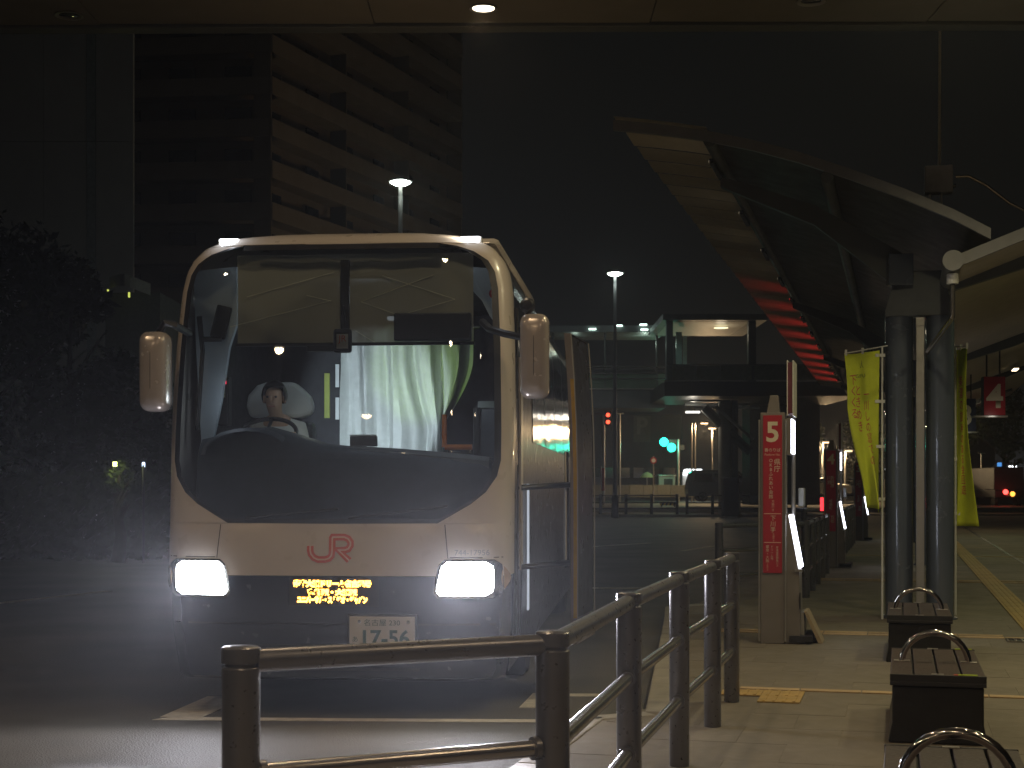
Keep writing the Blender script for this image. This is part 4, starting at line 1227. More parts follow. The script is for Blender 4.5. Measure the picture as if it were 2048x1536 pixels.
# twin columns with head gussets and roof arms
for kcol in range(4):
    tc_ = 18.07 + 12.5 * kcol
    for dw in (-.23, .23):
        MB().lathe([(.16, 0), (.16, 3.50)], P(tc_, .22 + dw), 28).build('column', M_blue, can, smooth=True)
        MB().lathe([(.20, 0), (.20, .02), (.16, .03)], P(tc_, .22 + dw), 24).build('column_base', M_blue, can, smooth=True)
    f0 = lambda q: P(tc_ - .14, .22 + q[0], q[1]); f1 = lambda q: P(tc_ + .14, .22 + q[0], q[1])
    MB().prism([(-.39, 3.50), (.39, 3.50), (.39, 3.56), (.24, 4.02), (-.26, 4.02), (-.39, 3.56)], f0, f1).build('head_gusset', mat('grey gusset paint', (.10, .11, .125), .4, .2), can, bevel=.01)
    f0 = lambda q: P(tc_ - .07, .22 + q[0], q[1]); f1 = lambda q: P(tc_ + .07, .22 + q[0], q[1])
    MB().prism([(-.2, 3.80), (-.2, 4.25), (-1.2, 4.85), (-2.3, 5.25), (-2.3, 5.12), (-1.2, 4.62)], f0, f1).build('roof_arm', M_bridge, can)
    MB().prism([(.2, 3.74), (.2, 3.98), (1.9, 4.50), (3.6, 5.02), (3.6, 4.94), (1.9, 4.25)], f0, f1).build('roof_arm', M_bridge, can)
    MB().box(P(tc_ - .2, .0, 4.03), (.28, .14, .36)).build('cable_box', M_blue, can, bevel=.01)
    # rain pipe: gutter collar, bend and the square duct between the columns
tcx = 18.07 - .24
du = MB().box(P(tcx, .225, 1.70), (.092, .092, 3.34), Matrix.Rotation(-TH, 3, 'Z')).build('square_duct', M_alu, can, bevel=.006)
MB().box(P(tcx, .225, 3.42), (.098, .098, .10), Matrix.Rotation(-TH, 3, 'Z')).build('duct_cap', M_alu, du, bevel=.004)
gp = P(T0 + .12, .54)
rpipe = MB().tube([gp + Vector((0, 0, 3.80)), gp + Vector((0, 0, 3.36)), gp + Vector((0, 0, 3.33)), P(tcx - .02, .30, 3.06)], .028, 12).build('rain_pipe', M_steel, can, smooth=True)
MB().lathe([(.062, 3.68), (.062, 3.78), (.05, 3.79)], gp, 18).build('pipe_collar', M_whitepl, rpipe, smooth=True)
# lamps hung under the far wing
for kl in range(6):
    p = P(19.4 + 7.2 * kl, 2.9, 4.62)
    fx = MB().box(p, (.16, .9, .07), Matrix.Rotation(-TH, 3, 'Z')).build('canopy_light', M_alu, can, bevel=.01)
    MB().box(p - Vector((0, 0, .040)), (.12, .84, .012), Matrix.Rotation(-TH, 3, 'Z')).build('diffuser', emit('canopy lamp diffuser', (1.0, .80, .52), 5), fx)
    lamp('SPOT', 'canopy_lamp', p - Vector((0, 0, .10)), P_CANOPY, (1.0, .80, .45) if kl % 2 else (.86, 1.0, .48), can, aim=(0, 0, -1), size=R(160), blend=.4, radius=.2)
# control box with whip aerial and cable on the canopy roof
bp0 = at(1877, 362, 16.5)
ct = thing('control_box', 'square grey box with a tall thin aerial standing on the canopy roof edge', 'control box', (bp0.x, bp0.y, bp0.z - .16), -TH)
MB().box((0, 0, .17), (.30, .16, .30)).build('case', mat('grey box paint', (.62, .62, .66), .4), ct, bevel=.012)
for x in (-.09, .03): MB().bar((x, -.03, -.10), (x, -.03, .03), .013, 8).build('foot', M_alu, ct)
MB().bar((.01, .0, .31), (.02, .0, 3.6), .017, 8, r1=.012).build('aerial', mat('pale aerial rod', (.62, .58, .50), .5), ct, smooth=True)
MB().bar((.15, .0, .10), (.185, .0, .10), .022, 10).build('cable_gland', M_steel, ct)
MB().tube([(.18, 0, .20), (.32, .02, .20), (.5, .05, .10), (.75, .1, -.10), (1.05, .15, -.26), (1.5, .2, -.40), (2.2, .25, -.34)], .018, 8).build('cable', M_steel, ct, smooth=True)

# ================================================================== BANNERS
def banner(px, Y, label, top, bot, wtop, wbot, xsign, txt, mode):
    base = Vector((gx(px, Y), Y, 0))
    b = thing('banner_flag', label, 'banner', base, 0, group='yellow green banners at the canopy columns')
    MB().bar((0, 0, 0), (0, 0, top + .05), .014, 10, r1=.011).build('pole', M_whitepl, b, smooth=True)
    MB().lathe([(.018, top * .66), (.02, top * .66 + .04), (.018, top * .66 + .05)], (0, 0, 0), 10).build('pole_joint', M_whitepl, b)
    def cl(u, v):
        """u 0..1 from the pole outward, v 0..1 downward"""
        z = top + (bot - top) * v
        if mode == 0:
            w = wtop + (wbot - wtop) * v
            x = xsign * (.035 + u * w) + .012 * math.sin(v * 9) * u
            x += .10 * max(0, v - .45) * (1 - u) * 0 
            y = .05 * math.sin(u * 3.4 + v * 3) + .03 * math.sin(u * 9 - v * 5) * v
            if v > .35:
                k = (v - .35) / .65
                x += k * (.17 * u * 1.0)
                y += -.16 * k * math.exp(-((u - .42) / .16) ** 2)
                z -= .10 * k ** 3 * (1 - u) ** 2
            return Vector((x, y - .02, z - .05 * u * (1 - v) * 0 - .05 * u))
        w = wtop + (wbot - wtop) * v ** 2.1
        x = xsign * (.02 + u * w) - .008
        y = -.30 * u * (1 - v * .55) + .03 * math.sin(u * 6 + v * 6)
        return Vector((x, y, z))
    NV, NU = 36, 18
    c_ = MB().grid([[cl(k / NU, j / NV) for k in range(NU + 1)] for j in range(NV + 1)]).build('cloth', M_flag, b, smooth=True)
    sm = c_.modifiers.new('thick', 'SOLIDIFY'); sm.thickness = .002
    a, e2 = cl(0, 0), cl(1, 0)
    MB().tube([(-.05 * xsign * 1.2, .0, top + .055), (0, 0, top + .045), (e2.x, e2.y, e2.z + .012)], .007, 6).build('crossbar', M_whitepl, b)
    for v in (.03, .33, .62, .93):
        p = cl(.04, v)
        MB().box(((p.x) / 2, p.y / 2, p.z), (abs(p.x) + .06, .02, .035)).build('clip', M_whitepl, b)
    for u in (.45, .95):
        p = cl(u, 0); MB().box((p.x, p.y, p.z + .02), (.025, .012, .07)).build('loop', M_whitepl, b)
    for (s, uc, vc, h, w, mm) in txt:
        me_h = h
        def place(a_, b_, uc=uc, vc=vc):
            u = uc + (-a_ if xsign < 0 else a_)
            v = vc - b_
            u = min(.99, max(.01, u))
            p = cl(u, min(.995, max(.005, v)))
            e1 = cl(min(.999, u + .01), v) - p; e3 = cl(u, min(.999, v + .01)) - p
            n = e1.cross(e3)
            n = n.normalized() if n.length > 0 else Vector((0, -1, 0))
            if n.y > 0: n = -n
            return p + n * .004
        text(s, .1, mm, c_, place, width=w, height=h)
    return b
banner(1764.5, 17.3, 'yellow green banner with its lower corner curled towards the left canopy column', 3.10, 1.33, .41, .33, -1,
       ((vert('下くくる'), .80, .28, .28, .20, M_flagtxt), (vert('ときめき'), .66, .36, .30, .16, M_flagtxt), (vert('一川しの窓での'), .38, .50, .46, .17, M_flagtxt), ('人', .5, .075, .05, .10, M_flagdark), ('GIFU', .56, .15, .022, .30, M_flagdark)), 0)
banner(1911, 17.9, 'yellow green banner seen nearly edge-on beside the outer canopy column', 3.16, 1.06, .035, .225, 1,
       ((vert('美濃の旅'), .42, .28, .26, .26, M_flagtxt), (vert('車のある会回遊'), .46, .62, .40, .30, M_flagtxt)), 1)

# ================================================================== HANGING NUMBER SIGNS
def hang_sign(px, py, Y, w, h, num, m, label, roof):
    p = at(px, py, Y)
    s = thing('hanging_sign', label, 'sign', (p.x, p.y, p.z), -TH * .2, group='number signs hung from the canopy')
    b = MB().box((0, .10, 0), (w, .20, h)).build('sign_box', mat('sign casing', (.05, .05, .055), .5), s, bevel=.01)
    MB().box((0, -.006, 0), (w - .01, .01, h - .01)).build('sign_face', m, b)
    MB().box((-.08, .08, -h / 2 - .02), (w + .22, .3, .03)).build('light_tray', M_alu, b)
    text(num, h * .5, M_cream, b, lambda a, c: Vector((a, -.0125, c)), height=h * .62, bold=.01)
    lamp('POINT', 'sign_light', (0, -.35, -h / 2 - .02), .5, (1, .93, .82), s, radius=.04)
    for x in (-w * .3, w * .3):
        MB().bar((x, .1, h / 2), (x, .1, roof - p.z), .018, 8).build('hanger', M_dark, s)
    return s
hang_sign(1989, 792, 30.0, .43, .78, '4', M_red, 'red hanging sign with the number 4 under the canopy', 4.5)
hang_sign(1932, 830, 36.5, .48, .80, '3', M_navysign, 'navy hanging sign with the number 3, partly behind the banner', 4.4)
# ================================================================== STREET LAMPS
def street_lamp(px, ytop, Y, label, power):
    p = at(px, ytop, Y)
    t = thing('street_lamp', label, 'street lamp', (p.x, Y, RZ), group='tall mast lamps with a saucer head')
    H_ = p.z - RZ
    MB().bar((0, 0, 0), (0, 0, H_), .13, 14, r1=.075).build('pole', M_alu if px < 1000 else M_edge, t, smooth=True)
    MB().bar((0, 0, 0), (0, 0, 1.2), .19, 14).build('pole_base', M_dark, t, smooth=True)
    hd = MB().lathe([(.06, H_ - .10), (.18, H_ - .05), (.46, H_ + .05), (.47, H_ + .08), (.30, H_ + .15), (.10, H_ + .24), (0, H_ + .25)], (0, 0, 0), 28).build('lamp_head', M_alu, t, smooth=True)
    MB().lathe([(.0, H_ - .02), (.10, H_ - .115), (.24, H_ - .075), (.40, H_ + .012), (.0, H_ + .012)], (0, 0, 0), 24).build('lens', E_street, hd, smooth=True)
    lamp('POINT', 'street_light', (0, 0, H_ - .45), power, (.84, 1.0, .90), t, radius=.3)
    return t
street_lamp(801, 366, 57.7, 'bright street lamp on a white mast rising behind the bus roof', P_STREET)
street_lamp(1230, 548, 80.0, 'bright street lamp on a dark mast in front of the footbridge', P_STREET)

# ================================================================== FOOTBRIDGE AND ITS LIFT LANDING
YB = 88.0
br = thing('footbridge', 'dark covered footbridge with green glass parapets crossing behind the bus and canopy', 'footbridge', (0, 0, 0))
def bx(x0, y0, x1, y1, Y, dep, name, m, parent=br, bevel=0.0):
    a, b = at(x0, y0, Y), at(x1, y1, Y)
    return MB().box(((a.x + b.x) / 2, Y + dep / 2, (a.z + b.z) / 2), (abs(b.x - a.x), dep, abs(a.z - b.z))).build(name, m, parent, bevel=bevel)
bx(-700, 779, 1330, 816, YB, 4.0, 'deck_beam', M_bridge)
bx(-700, 651, 1330, 664, YB - .4, 4.8, 'roof_slab', M_bridge)
xs_ = list(range(690, 1330, 52))
for a, b in zip(xs_[:-1], xs_[1:]):
    bx(a + 1, 746, b - 1, 777, YB, .05, 'parapet_panel', M_green)
for x in xs_[::2]:
    bx(x - 2, 664, x + 2, 779, YB + .1, .16, 'post', M_bridge)
for y in (732, 737):
    bx(690, y, 1330, y + 1.6, YB - .05, .06, 'handrail', M_steel)
bx(690, 746, 1330, 748, YB - .06, .05, 'handrail', M_steel)
bx(690, 756, 1330, 758, YB - .06, .05, 'handrail', M_steel)
bx(-700, 776.5, 1330, 779, YB - .08, .1, 'kick_plate', M_alu)
# far parapet of the deck
bx(690, 748, 1330, 778, YB + 3.9, .05, 'parapet_panel', M_green)
for (x, y) in ((1287, 649), (1289, 659), (1185, 658), (1238, 651), (1313, 658)):
    bx(x - 7, y - 1.2, x + 7, y + 1.2, YB - .55, .2, 'deck_light', emit('footbridge lamp', (.72, 1.0, .86), 2.0 if x != 1287 and x != 1289 else 5.0))
lamp('POINT', 'footbridge_light', at(1289, 690, YB + 1.6), 30, (.75, 1.0, .82), br, radius=.15)
lamp('POINT', 'footbridge_light', at(1150, 690, YB + 1.6), 14, (.75, 1.0, .82), br, radius=.15)
# landing, nearer
YL = 80.0
bx(1326, 628, 1535, 640, YL, 8.5, 'landing_roof', M_bridge)
bx(1340, 639, 1500, 643, YL + .6, 7.4, 'landing_soffit', mat('pale landing soffit', (.46, .43, .36), .5))
l_ = at(1442, 644, YL + 2.6)
MB().lathe([(0, -.03), (.38, -.03), (.40, 0), (0, 0)], (l_.x, l_.y, gz(643, YL + .6) - .12), 20).build('soffit_lamp', emit('landing lamp lens', (1.0, .90, .55), 1.6), br)
lamp('POINT', 'landing_light', (l_.x, l_.y, gz(643, YL + .6) - .45), 16, (1.0, .86, .62), br, radius=.25)
for (x0, x1) in ((1333, 1346), (1497, 1512)):
    bx(x0, 640, x1, 765, YL + .4, .5, 'landing_post', M_bridge)
bx(1352, 664, 1364, 730, YL + 3, .1, 'glass_pane', mat('lit teal pane', (.22, .34, .32), .3))
bx(1366, 672, 1374, 730, YL + 5, .1, 'glass_pane', MATS['lit teal pane'])
for a, b in ((1344, 1392), (1393, 1440), (1441, 1503), (1509, 1575), (1576, 1640), (1641, 1720)):
    bx(a, 731, b, 760, YL + .1, .05, 'parapet_panel', mat('olive parapet panel', (.17, .19, .14), .4))
bx(1335, 728.5, 1720, 730.5, YL, .1, 'handrail', M_bridge)
bx(1329, 763, 1720, 792, YL, 8.5, 'landing_beam', mat('black steel fascia', (.02, .021, .024), .5))
bx(1329, 760.5, 1480, 762.5, YL - .05, .1, 'kick_plate', M_alu)
for y0, x0, x1 in ((799, 1380, 1460), (806, 1370, 1500), (814, 1390, 1520)):
    bx(x0, y0, x1, y0 + 4, YL + 2 + (y0 - 799) * .25, .4, 'cross_beam', M_bridge)
# lit service lamp under the deck, columns and brace
b_ = bx(1372, 822, 1400, 826, YL + 4, .25, 'under_lamp', emit('under deck lamp', (1, .97, .92), 1.8))
lamp('POINT', 'under_deck_light', at(1386, 829, YL + 3.6), 60, (1.0, .9, .74), br, radius=.1)
c0 = at(1450, 1031, YL + 3); c1 = at(1450, 800, YL + 3)
MB().lathe([(.37, RZ), (.37, c1.z)], (c0.x, YL + 3, 0), 24).build('column', M_conc, br, smooth=True)
c0 = at(1472, 1031, YL + 2.6)
MB().lathe([(.24, RZ), (.24, c1.z)], (c0.x, YL + 3.4, 0), 16).build('column', M_bridge, br, smooth=True)
a, b = at(1408, 815, YL + 3), at(1500, 905, YL + 3)
MB().bar(a, b, .26, 8).build('brace', M_bridge, br)
a, b = at(1430, 812, YL + 2.4), at(1506, 880, YL + 2.4)
MB().bar(a, b, .09, 8).build('brace', M_alu, br)
bx(1500, 792, 1640, 1010, YL + 8.5, 3, 'stair_wall', mat('dark stair wall', (.035, .034, .032), .7))
bx(860, 816, 900, 1040, YB + 1, 1.4, 'column', M_conc)

# kiosk cabinet in front of the bridge column
kb = thing('utility_cabinet', 'tall dark cabinet standing in front of the concrete footbridge column', 'cabinet', (gx(1462, 79), 79, 0.0))
hh = gz(956, 79)
MB().box((0, .4, hh / 2), (.80, .8, hh)).build('case', M_dark, kb, bevel=.03)
MB().box((.46, .45, hh / 2 - .1), (.14, .6, hh - .3)).build('side_panel', M_alu, kb, bevel=.01)
MB().box((0, -.012, hh * .55), (.7, .02, hh * .8)).build('door', M_black, kb)

# ================================================================== FENCE ON THE FAR KERB
fy = 82.6
for seg_, (xa, n) in enumerate(((1150, 5), (1374, 4), (1560, 4))):
    st_ = 51
    x0 = gx(xa, fy)
    t = thing('kerb_fence', ['dark post and rail fence on the far kerb behind the swung-out bus door', 'dark post and rail fence on the far kerb in front of the grey van', 'dark post and rail fence on the far kerb behind the stop pillars'][seg_], 'fence', (x0, fy, 0.02), group='dark fences on the far kerb')
    for k in range(n):
        x = k * st_ * fy / F_PX
        MB().box((x, 0, .57), (.16, .12, 1.14)).build('post', M_dark, t, bevel=.02)
    for z in (1.06, .66, .34):
        MB().bar((0, .0, z), ((n - 1) * st_ * fy / F_PX, 0, z), .035, 8).build('rail', M_dark, t)

# ================================================================== FAR STREET: CARS, SIGNALS, SIGNS
def car(name, label, cat, px, Y, z0, ln, wd, prof_body, prof_glass, m, rz, lights=None):
    """profile along local x (length), extruded across local y"""
    t = thing(name, label, cat, (gx(px, Y), Y, z0), rz)
    ins = lambda q, y: (q[0], y * (1 - .10 * max(0, q[1] - .85)), q[1])
    MB().prism(prof_body, lambda q: ins(q, -wd / 2), lambda q: ins(q, wd / 2)).build('body', m, t, bevel=.06, seg=3)
    g = prof_glass
    for sgn in (-1, 1):
        for gp in g:
            MB().prism(gp, lambda q: (q[0], sgn * (wd / 2 * (1 - .10 * max(0, q[1] - .85)) + .004), q[1]), lambda q: (q[0], sgn * (wd / 2 * (1 - .10 * max(0, q[1] - .85)) - .03), q[1])).build('window', M_win, t)
    for x in (-ln * .30, ln * .31):
        for sgn in (-1, 1):
            w = MB().lathe([(.18, -.11), (.30, -.11), (.33, -.07), (.33, .07), (.30, .11), (.18, .11)], (x, sgn * (wd / 2 - .10), .33), 20, 'y').build('wheel', M_rubber, t, smooth=True)
            MB().lathe([(.03, -.10), (.20, -.115), (.20, .115), (.03, .10)], (x, sgn * (wd / 2 - .10), .33), 14, 'y').build('rim', M_steel, w, smooth=True)
    return t
van = car('parked_van', 'grey minivan standing behind the concrete footbridge column', 'van', 1446, 96, .62, 4.7, 1.75,
    [(-2.3, .35), (2.3, .35), (2.34, .75), (2.22, 1.05), (1.55, 1.25), (.95, 1.92), (.7, 2.0), (-1.9, 2.0), (-2.15, 1.85), (-2.32, 1.2), (-2.36, .8)],
    [[(-2.0, 1.25), (-.75, 1.25), (-.75, 1.80), (-1.85, 1.80)], [(-.65, 1.25), (.30, 1.25), (.30, 1.80), (-.65, 1.80)], [(.40, 1.25), (1.35, 1.25), (.86, 1.80), (.40, 1.80)]], M_vanp, 0.0)
MB().box((2.30, -.6, .88), (.10, .35, .18)).build('headlight', M_chrome, van, bevel=.03)
MB().box((2.30, .6, .88), (.10, .35, .18)).build('headlight', M_chrome, van, bevel=.03)
sed = car('parked_car', 'silver saloon car seen between the stop pillars numbered 5 and 4', 'car', 1640, 112, .80, 4.5, 1.7,
    [(-2.2, .3), (2.2, .3), (2.22, .7), (2.0, .92), (1.15, 1.0), (.5, 1.42), (-.9, 1.46), (-1.6, 1.08), (-2.15, 1.0), (-2.24, .7)],
    [[(-1.45, 1.06), (-.30, 1.06), (-.30, 1.38), (-.85, 1.38)], [(-.22, 1.06), (.95, 1.06), (.45, 1.36), (-.22, 1.38)]], M_carw, 0.0)
tr_ = thing('parked_truck', 'dark vehicle with its red tail lamp and amber lamp lit, near the blue sign', 'vehicle', (gx(2022, 98), 98, .1))
for s in (-1, 1):
    MB().lathe([(.2, -.12), (.42, -.12), (.45, 0), (.42, .12), (.2, .12)], (s * .75, 1.0, .45), 18, 'x').build('wheel', M_rubber, tr_, smooth=True)
MB().box((0, 3.0, 1.0), (1.9, 5.4, .5)).build('chassis', M_dark, tr_, bevel=.04)
MB().box((0, 3.0, 2.0), (1.95, 5.2, 1.5)).build('body', mat('dark box body', (.05, .05, .055), .5), tr_, bevel=.05)
for (px, py, mm) in ((2014, 984, E_tail), (2028, 988, E_amber)):
    p = at(px, py, 98.0); x = p.x - gx(2022, 98); z = p.z - .1
    MB().lathe([(0, -.05), (.16, -.03), (.17, .02), (0, .03)], (x, .26, z), 16, 'y').build('tail_lamp', mm, tr_)
p = at(2012, 984, 96); lamp('POINT', 'tail_light', (p.x - gx(2022, 98), -1.2, p.z - .1), 14, (1, .06, .05), tr_, radius=.1)
MB().box((.05, .27, .95), (.5, .03, .2)).build('plate', M_plate, tr_)

def signal(px, py, Y, heads, label, col, side=1, r=.19, cat='traffic light', vertical=False):
    p = at(px, py, Y)
    t = thing('traffic_signal', label, cat, (gx(px + 22 * side, Y), Y, 0))
    MB().bar((0, 0, 0), (0, 0, p.z + .2), .09, 10).build('pole', M_alu, t, smooth=True)
    for (hx_, hy_) in heads:
        q = at(hx_, hy_, Y)
        lx, lz = q.x - t.location.x, q.z
        if vertical:
            MB().box((lx, .12, lz - .0), (.42, .22, .48)).build('housing', M_dark, t, bevel=.03)
        else:
            MB().box((lx + .42, .12, lz), (1.25, .22, .46)).build('housing', M_dark, t, bevel=.05)
            for k in (1, 2): MB().lathe([(0, -.01), (.15, -.01), (.15, .01), (0, .01)], (lx + .42 * k, 0, lz), 16, 'y').build('dark_lens', M_black, t)
            MB().bar((0, .15, lz + .1), (lx + .4, .15, lz + .1), .04, 8).build('arm', M_alu, t)
        MB().lathe([(0, -.03), (r * .8, -.02), (r, .0), (0, .02)], (lx, -.01, lz), 20, 'y').build('lit_lens', col, t)
        MB().lathe([(r + .02, -.16), (r + .05, -.02), (r + .05, .0), (r + .02, .0)], (lx, -.02, lz), 20, 'y', caps=False).build('visor', M_dark, t)
    return t
signal(1335, 884, 118, ((1328, 884), (1343, 895)), 'pair of green traffic lights shining under the footbridge, above the pale cabin', E_green, r=.34)
p = at(1336, 892, 117); lamp('POINT', 'signal_glow', p, 160, (.05, 1, .65), None, radius=.3)
bpy.data.objects['signal_glow'].parent = None
signal(1628, 943, 118, ((1628, 943),), 'single green traffic light between the stop pillars numbered 5 and 4', E_green, r=.24)
signal(1216, 837, 100, ((1216, 830), (1216, 844)), 'red pedestrian signal of two stacked lenses beside the dark lamp mast', E_redl, side=-.4, r=.13, cat='pedestrian signal', vertical=True)

def post_sign(px, py, Y, r, m, label, ring=None):
    p = at(px, py, Y)
    t = thing('road_sign', label, 'road sign', (p.x, Y, 0.3))
    MB().bar((0, .04, 0), (0, .04, p.z), .045, 8).build('pole', M_alu, t)
    d = MB().lathe([(0, -.02), (r, -.02), (r, 0), (0, 0)], (0, 0, p.z - .3), 22, 'y').build('disc', m, t)
    if ring: MB().lathe([(0, -.01), (r * .62, -.01), (r * .62, 0), (0, 0)], (0, -.022, p.z - .3), 20, 'y').build('centre', ring, d)
    return t
post_sign(1307, 921, 110, .24, M_red, 'round red and white road sign left of the pale cabin', M_whitepl)
# bright booth, cabin and low walls of the far street
t = thing('lit_booth', 'small booth with a dazzling white sign, left of the grey van', 'booth', (gx(1388, 125), 125, .8))
s_ = 125 / F_PX
MB().box((0, 1.2, 1.0), (46 * s_, 2.4, 2.0)).build('cabin', mat('white booth wall', (.65, .67, .68), .5), t, bevel=.03)
MB().prism([(-.95, 1.85), (-.86, 2.30), (-.72, 2.36), (.62, 2.36), (.90, 1.85)], lambda q: (q[0], -.12, q[1] - .1), lambda q: (q[0], -.02, q[1] - .1)).build('lit_sign', E_whitef, t)
lamp('POINT', 'booth_light', (0, -1.0, 1.9), 40, (.9, .96, 1.0), t, radius=.2)
t = thing('grey_cabin', 'pale grey box cabin beneath the green traffic lights', 'cabin', (gx(1334, 120), 120, .8))
s_ = 120 / F_PX
MB().box((0, 1, .82), (33 * s_, 2, 1.64)).build('cabin_wall', mat('pale cabin wall', (.30, .31, .29), .6), t, bevel=.03)
MB().box((0, 1, 1.68), (36 * s_, 2.2, .09)).build('cabin_roof', M_alu, t, bevel=.02)
MB().box((.1, -.012, .72), (.7, .02, 1.4)).build('door', M_dark, t)
t = thing('parasol', 'dim parasol with a pale rim standing left of the grey cabin', 'parasol', (gx(1294, 118), 118, .75))
MB().lathe([(.58, 1.55), (.35, 1.85), (.03, 2.0), (0, 2.02)], (0, 0, 0), 14).build('canopy_cloth', mat('dull olive cloth', (.26, .22, .12), .8), t, smooth=True)
MB().bar((0, 0, 0), (0, 0, 2.0), .03, 8).build('pole', M_alu, t)
MB().lathe([(.25, 0), (.25, .1), (.05, .12)], (0, 0, 0), 12).build('foot', M_conc, t)
t = thing('street_banner', 'thin red banner on a pole at the far kerb beside the bus door', 'banner', (gx(1203, 98), 98, .3))
MB().bar((0, 0, 0), (0, 0, 2.6), .025, 8).build('pole', M_alu, t)
MB().box((.08, 0, 1.75), (.24, .015, 1.5)).build('cloth', M_red, t)
wl = thing('low_wall', 'low pale wall behind the far fence, left of the lit booth', 'wall', (gx(1300, 116), 116, .8))
for k in range(9):
    MB().box((-4.2 + 1.05 * k, 0, .45), (1.03, .3, .9 + .05 * (k % 2))).build('wall_block', mat('dull wall render', (.19, .19, .15), .8, rnd=.2), wl, bevel=.02)
hz_ = thing('hazard_board', 'board with slanted black and yellow stripes on the far street', 'barrier', (gx(1336, 93), 93, .32))
bd_ = MB().box((0, 0, .20), (1.0, .06, .24)).build('board', M_yel, hz_)
for k in range(4):
    MB().prism([(-.42 + .24 * k, .09), (-.30 + .24 * k, .09), (-.20 + .24 * k, .31), (-.32 + .24 * k, .31)], lambda q: (q[0], -.034, q[1]), lambda q: (q[0], -.031, q[1])).build('stripe', M_black, bd_)
for x in (-.4, .4): MB().box((x, .05, .05), (.08, .2, .1)).build('foot', M_dark, hz_)
# lit P sign of a car park on a dark block behind the bridge
t = thing('parking_block', 'dim block behind the footbridge carrying a large pale letter P', 'building', (gx(1268, 150), 150, 0))
MB().box((0, 5, 4.4), (190 * .05, 10, 8.8)).build('wall', mat('dim block wall', (.10, .105, .11), .8), t)
pn = MB().box((gx(1284, 150) - gx(1268, 150), -.05, gz(858, 150)), (1.7, .12, 2.6)).build('sign_panel', mat('dim sign panel', (.14, .17, .14), .6), t)
text('P', 1.6, mat('dim sign letter', (.24, .27, .23), .6), pn, lambda a, b: Vector((gx(1285, 150) - gx(1268, 150) + a, -.13, gz(852, 150) + b)), height=1.7, bold=.03)
for k in range(6):
    MB().box((-4.0 + 1.5 * k, -.02, 3.0), (1.1, .08, 1.0)).build('window', M_win, t)
# mast with floodlights just behind the bridge edge
def far_lamp(px, py, Y, label, mm, double=True, power=0, col=(1, .68, .36), arm=0):
    p = at(px, py, Y)
    t = thing('far_lamp', label, 'street lamp', (p.x, Y, .2))
    z = p.z - .2
    for dx in ((-.12, .12) if double else (0,)):
        MB().bar((dx, 0, 0), (dx, 0, z), .055, 8).build('pole', M_alu, t)
    MB().box((arm, -.05, z + .02), (.62, .3, .10)).build('lamp_head', M_dark, t, bevel=.03)
    MB().box((arm, -.06, z - .05), (.50, .28, .05)).build('lens', mm, t)
    if power: lamp('POINT', 'far_light', (arm, -.3, z - .35), power, col, t, radius=.15)
    return t
far_lamp(1387, 846, 112, 'twin-pole warm lamp post rising behind the lit booth', E_warmf, True, P_FAR, arm=.8)
far_lamp(1424, 856, 108, 'single lamp post left of the concrete footbridge column', E_warmf, False, P_FAR)
far_lamp(1585, 911, 114, 'twin-pole lamp post just beyond the stop pillar numbered 5', E_warmf, True, P_FAR)
far_lamp(1642, 884, 112, 'lamp post behind the stop pillar numbered 4 with a long warm head', E_warmf, True, P_FAR, arm=.45)
far_lamp(1690, 901, 112, 'lamp post between the stop pillar numbered 4 and the yellow banner', E_warmf, False, P_FAR, arm=.25)
far_lamp(1772, 757, 120, 'distant bright lamp between the banner pole and the blue grey column', E_warmf, False, 80)
far_lamp(1963, 905, 110, 'lamp post to the right of the edge-on banner', M_alu, False)
far_lamp(1240, 826, 112, 'pale floodlight post beside the pedestrian signal', M_whitepl, False)
# blue sign on a curved pole
p = at(1998, 929, 100)
t = thing('blue_sign', 'small blue sign on a pole with a curved top near the red tail lamp', 'road sign', (gx(1986, 100), 100, .1))
MB().tube([(0, 0, 0), (0, 0, p.z - .45), (.03, 0, p.z - .25), (.12, 0, p.z - .12), (.28, 0, p.z - .06)], .045, 8).build('pole', M_alu, t, smooth=True)
MB().box((.42, -.03, p.z - .1), (.30, .05, .26)).build('panel', emit('blue lit sign', (.10, .35, .85), .9), t, bevel=.02)
# lit shop front at the right edge
t = thing('lit_shopfront', 'distant dark shopfront with tall white lit strips at the right edge', 'building', (gx(2040, 150), 150, 0))
MB().box((1.0, 4, 3.4), (7.0, 8, 6.8)).build('wall', mat('dark shop wall', (.05, .05, .05), .8), t)
for k, x in enumerate((2019, 2025, 2031)):
    a = gx(x, 150) - gx(2040, 150)
    MB().box((a, -.06, gz(950, 150)), (.17, .1, 1.9)).build('lit_strip', E_whitef, t)
lamp('POINT', 'shop_light', (-.6, -2, 2.6), 60, (.9, .95, 1.0), t, radius=.2)
# low wall and dark posts on the right
t = thing('boundary_wall', 'low grey wall in the distance behind the banner and the blue sign', 'wall', (gx(1975, 104), 104, .1))
for k in range(10):
    MB().box((-6.5 + 1.3 * k, 0, 1.0), (1.28, .25, 2.0)).build('wall_panel', mat('grey wall panel', (.09, .09, .078), .8, rnd=.15), t, bevel=.02)

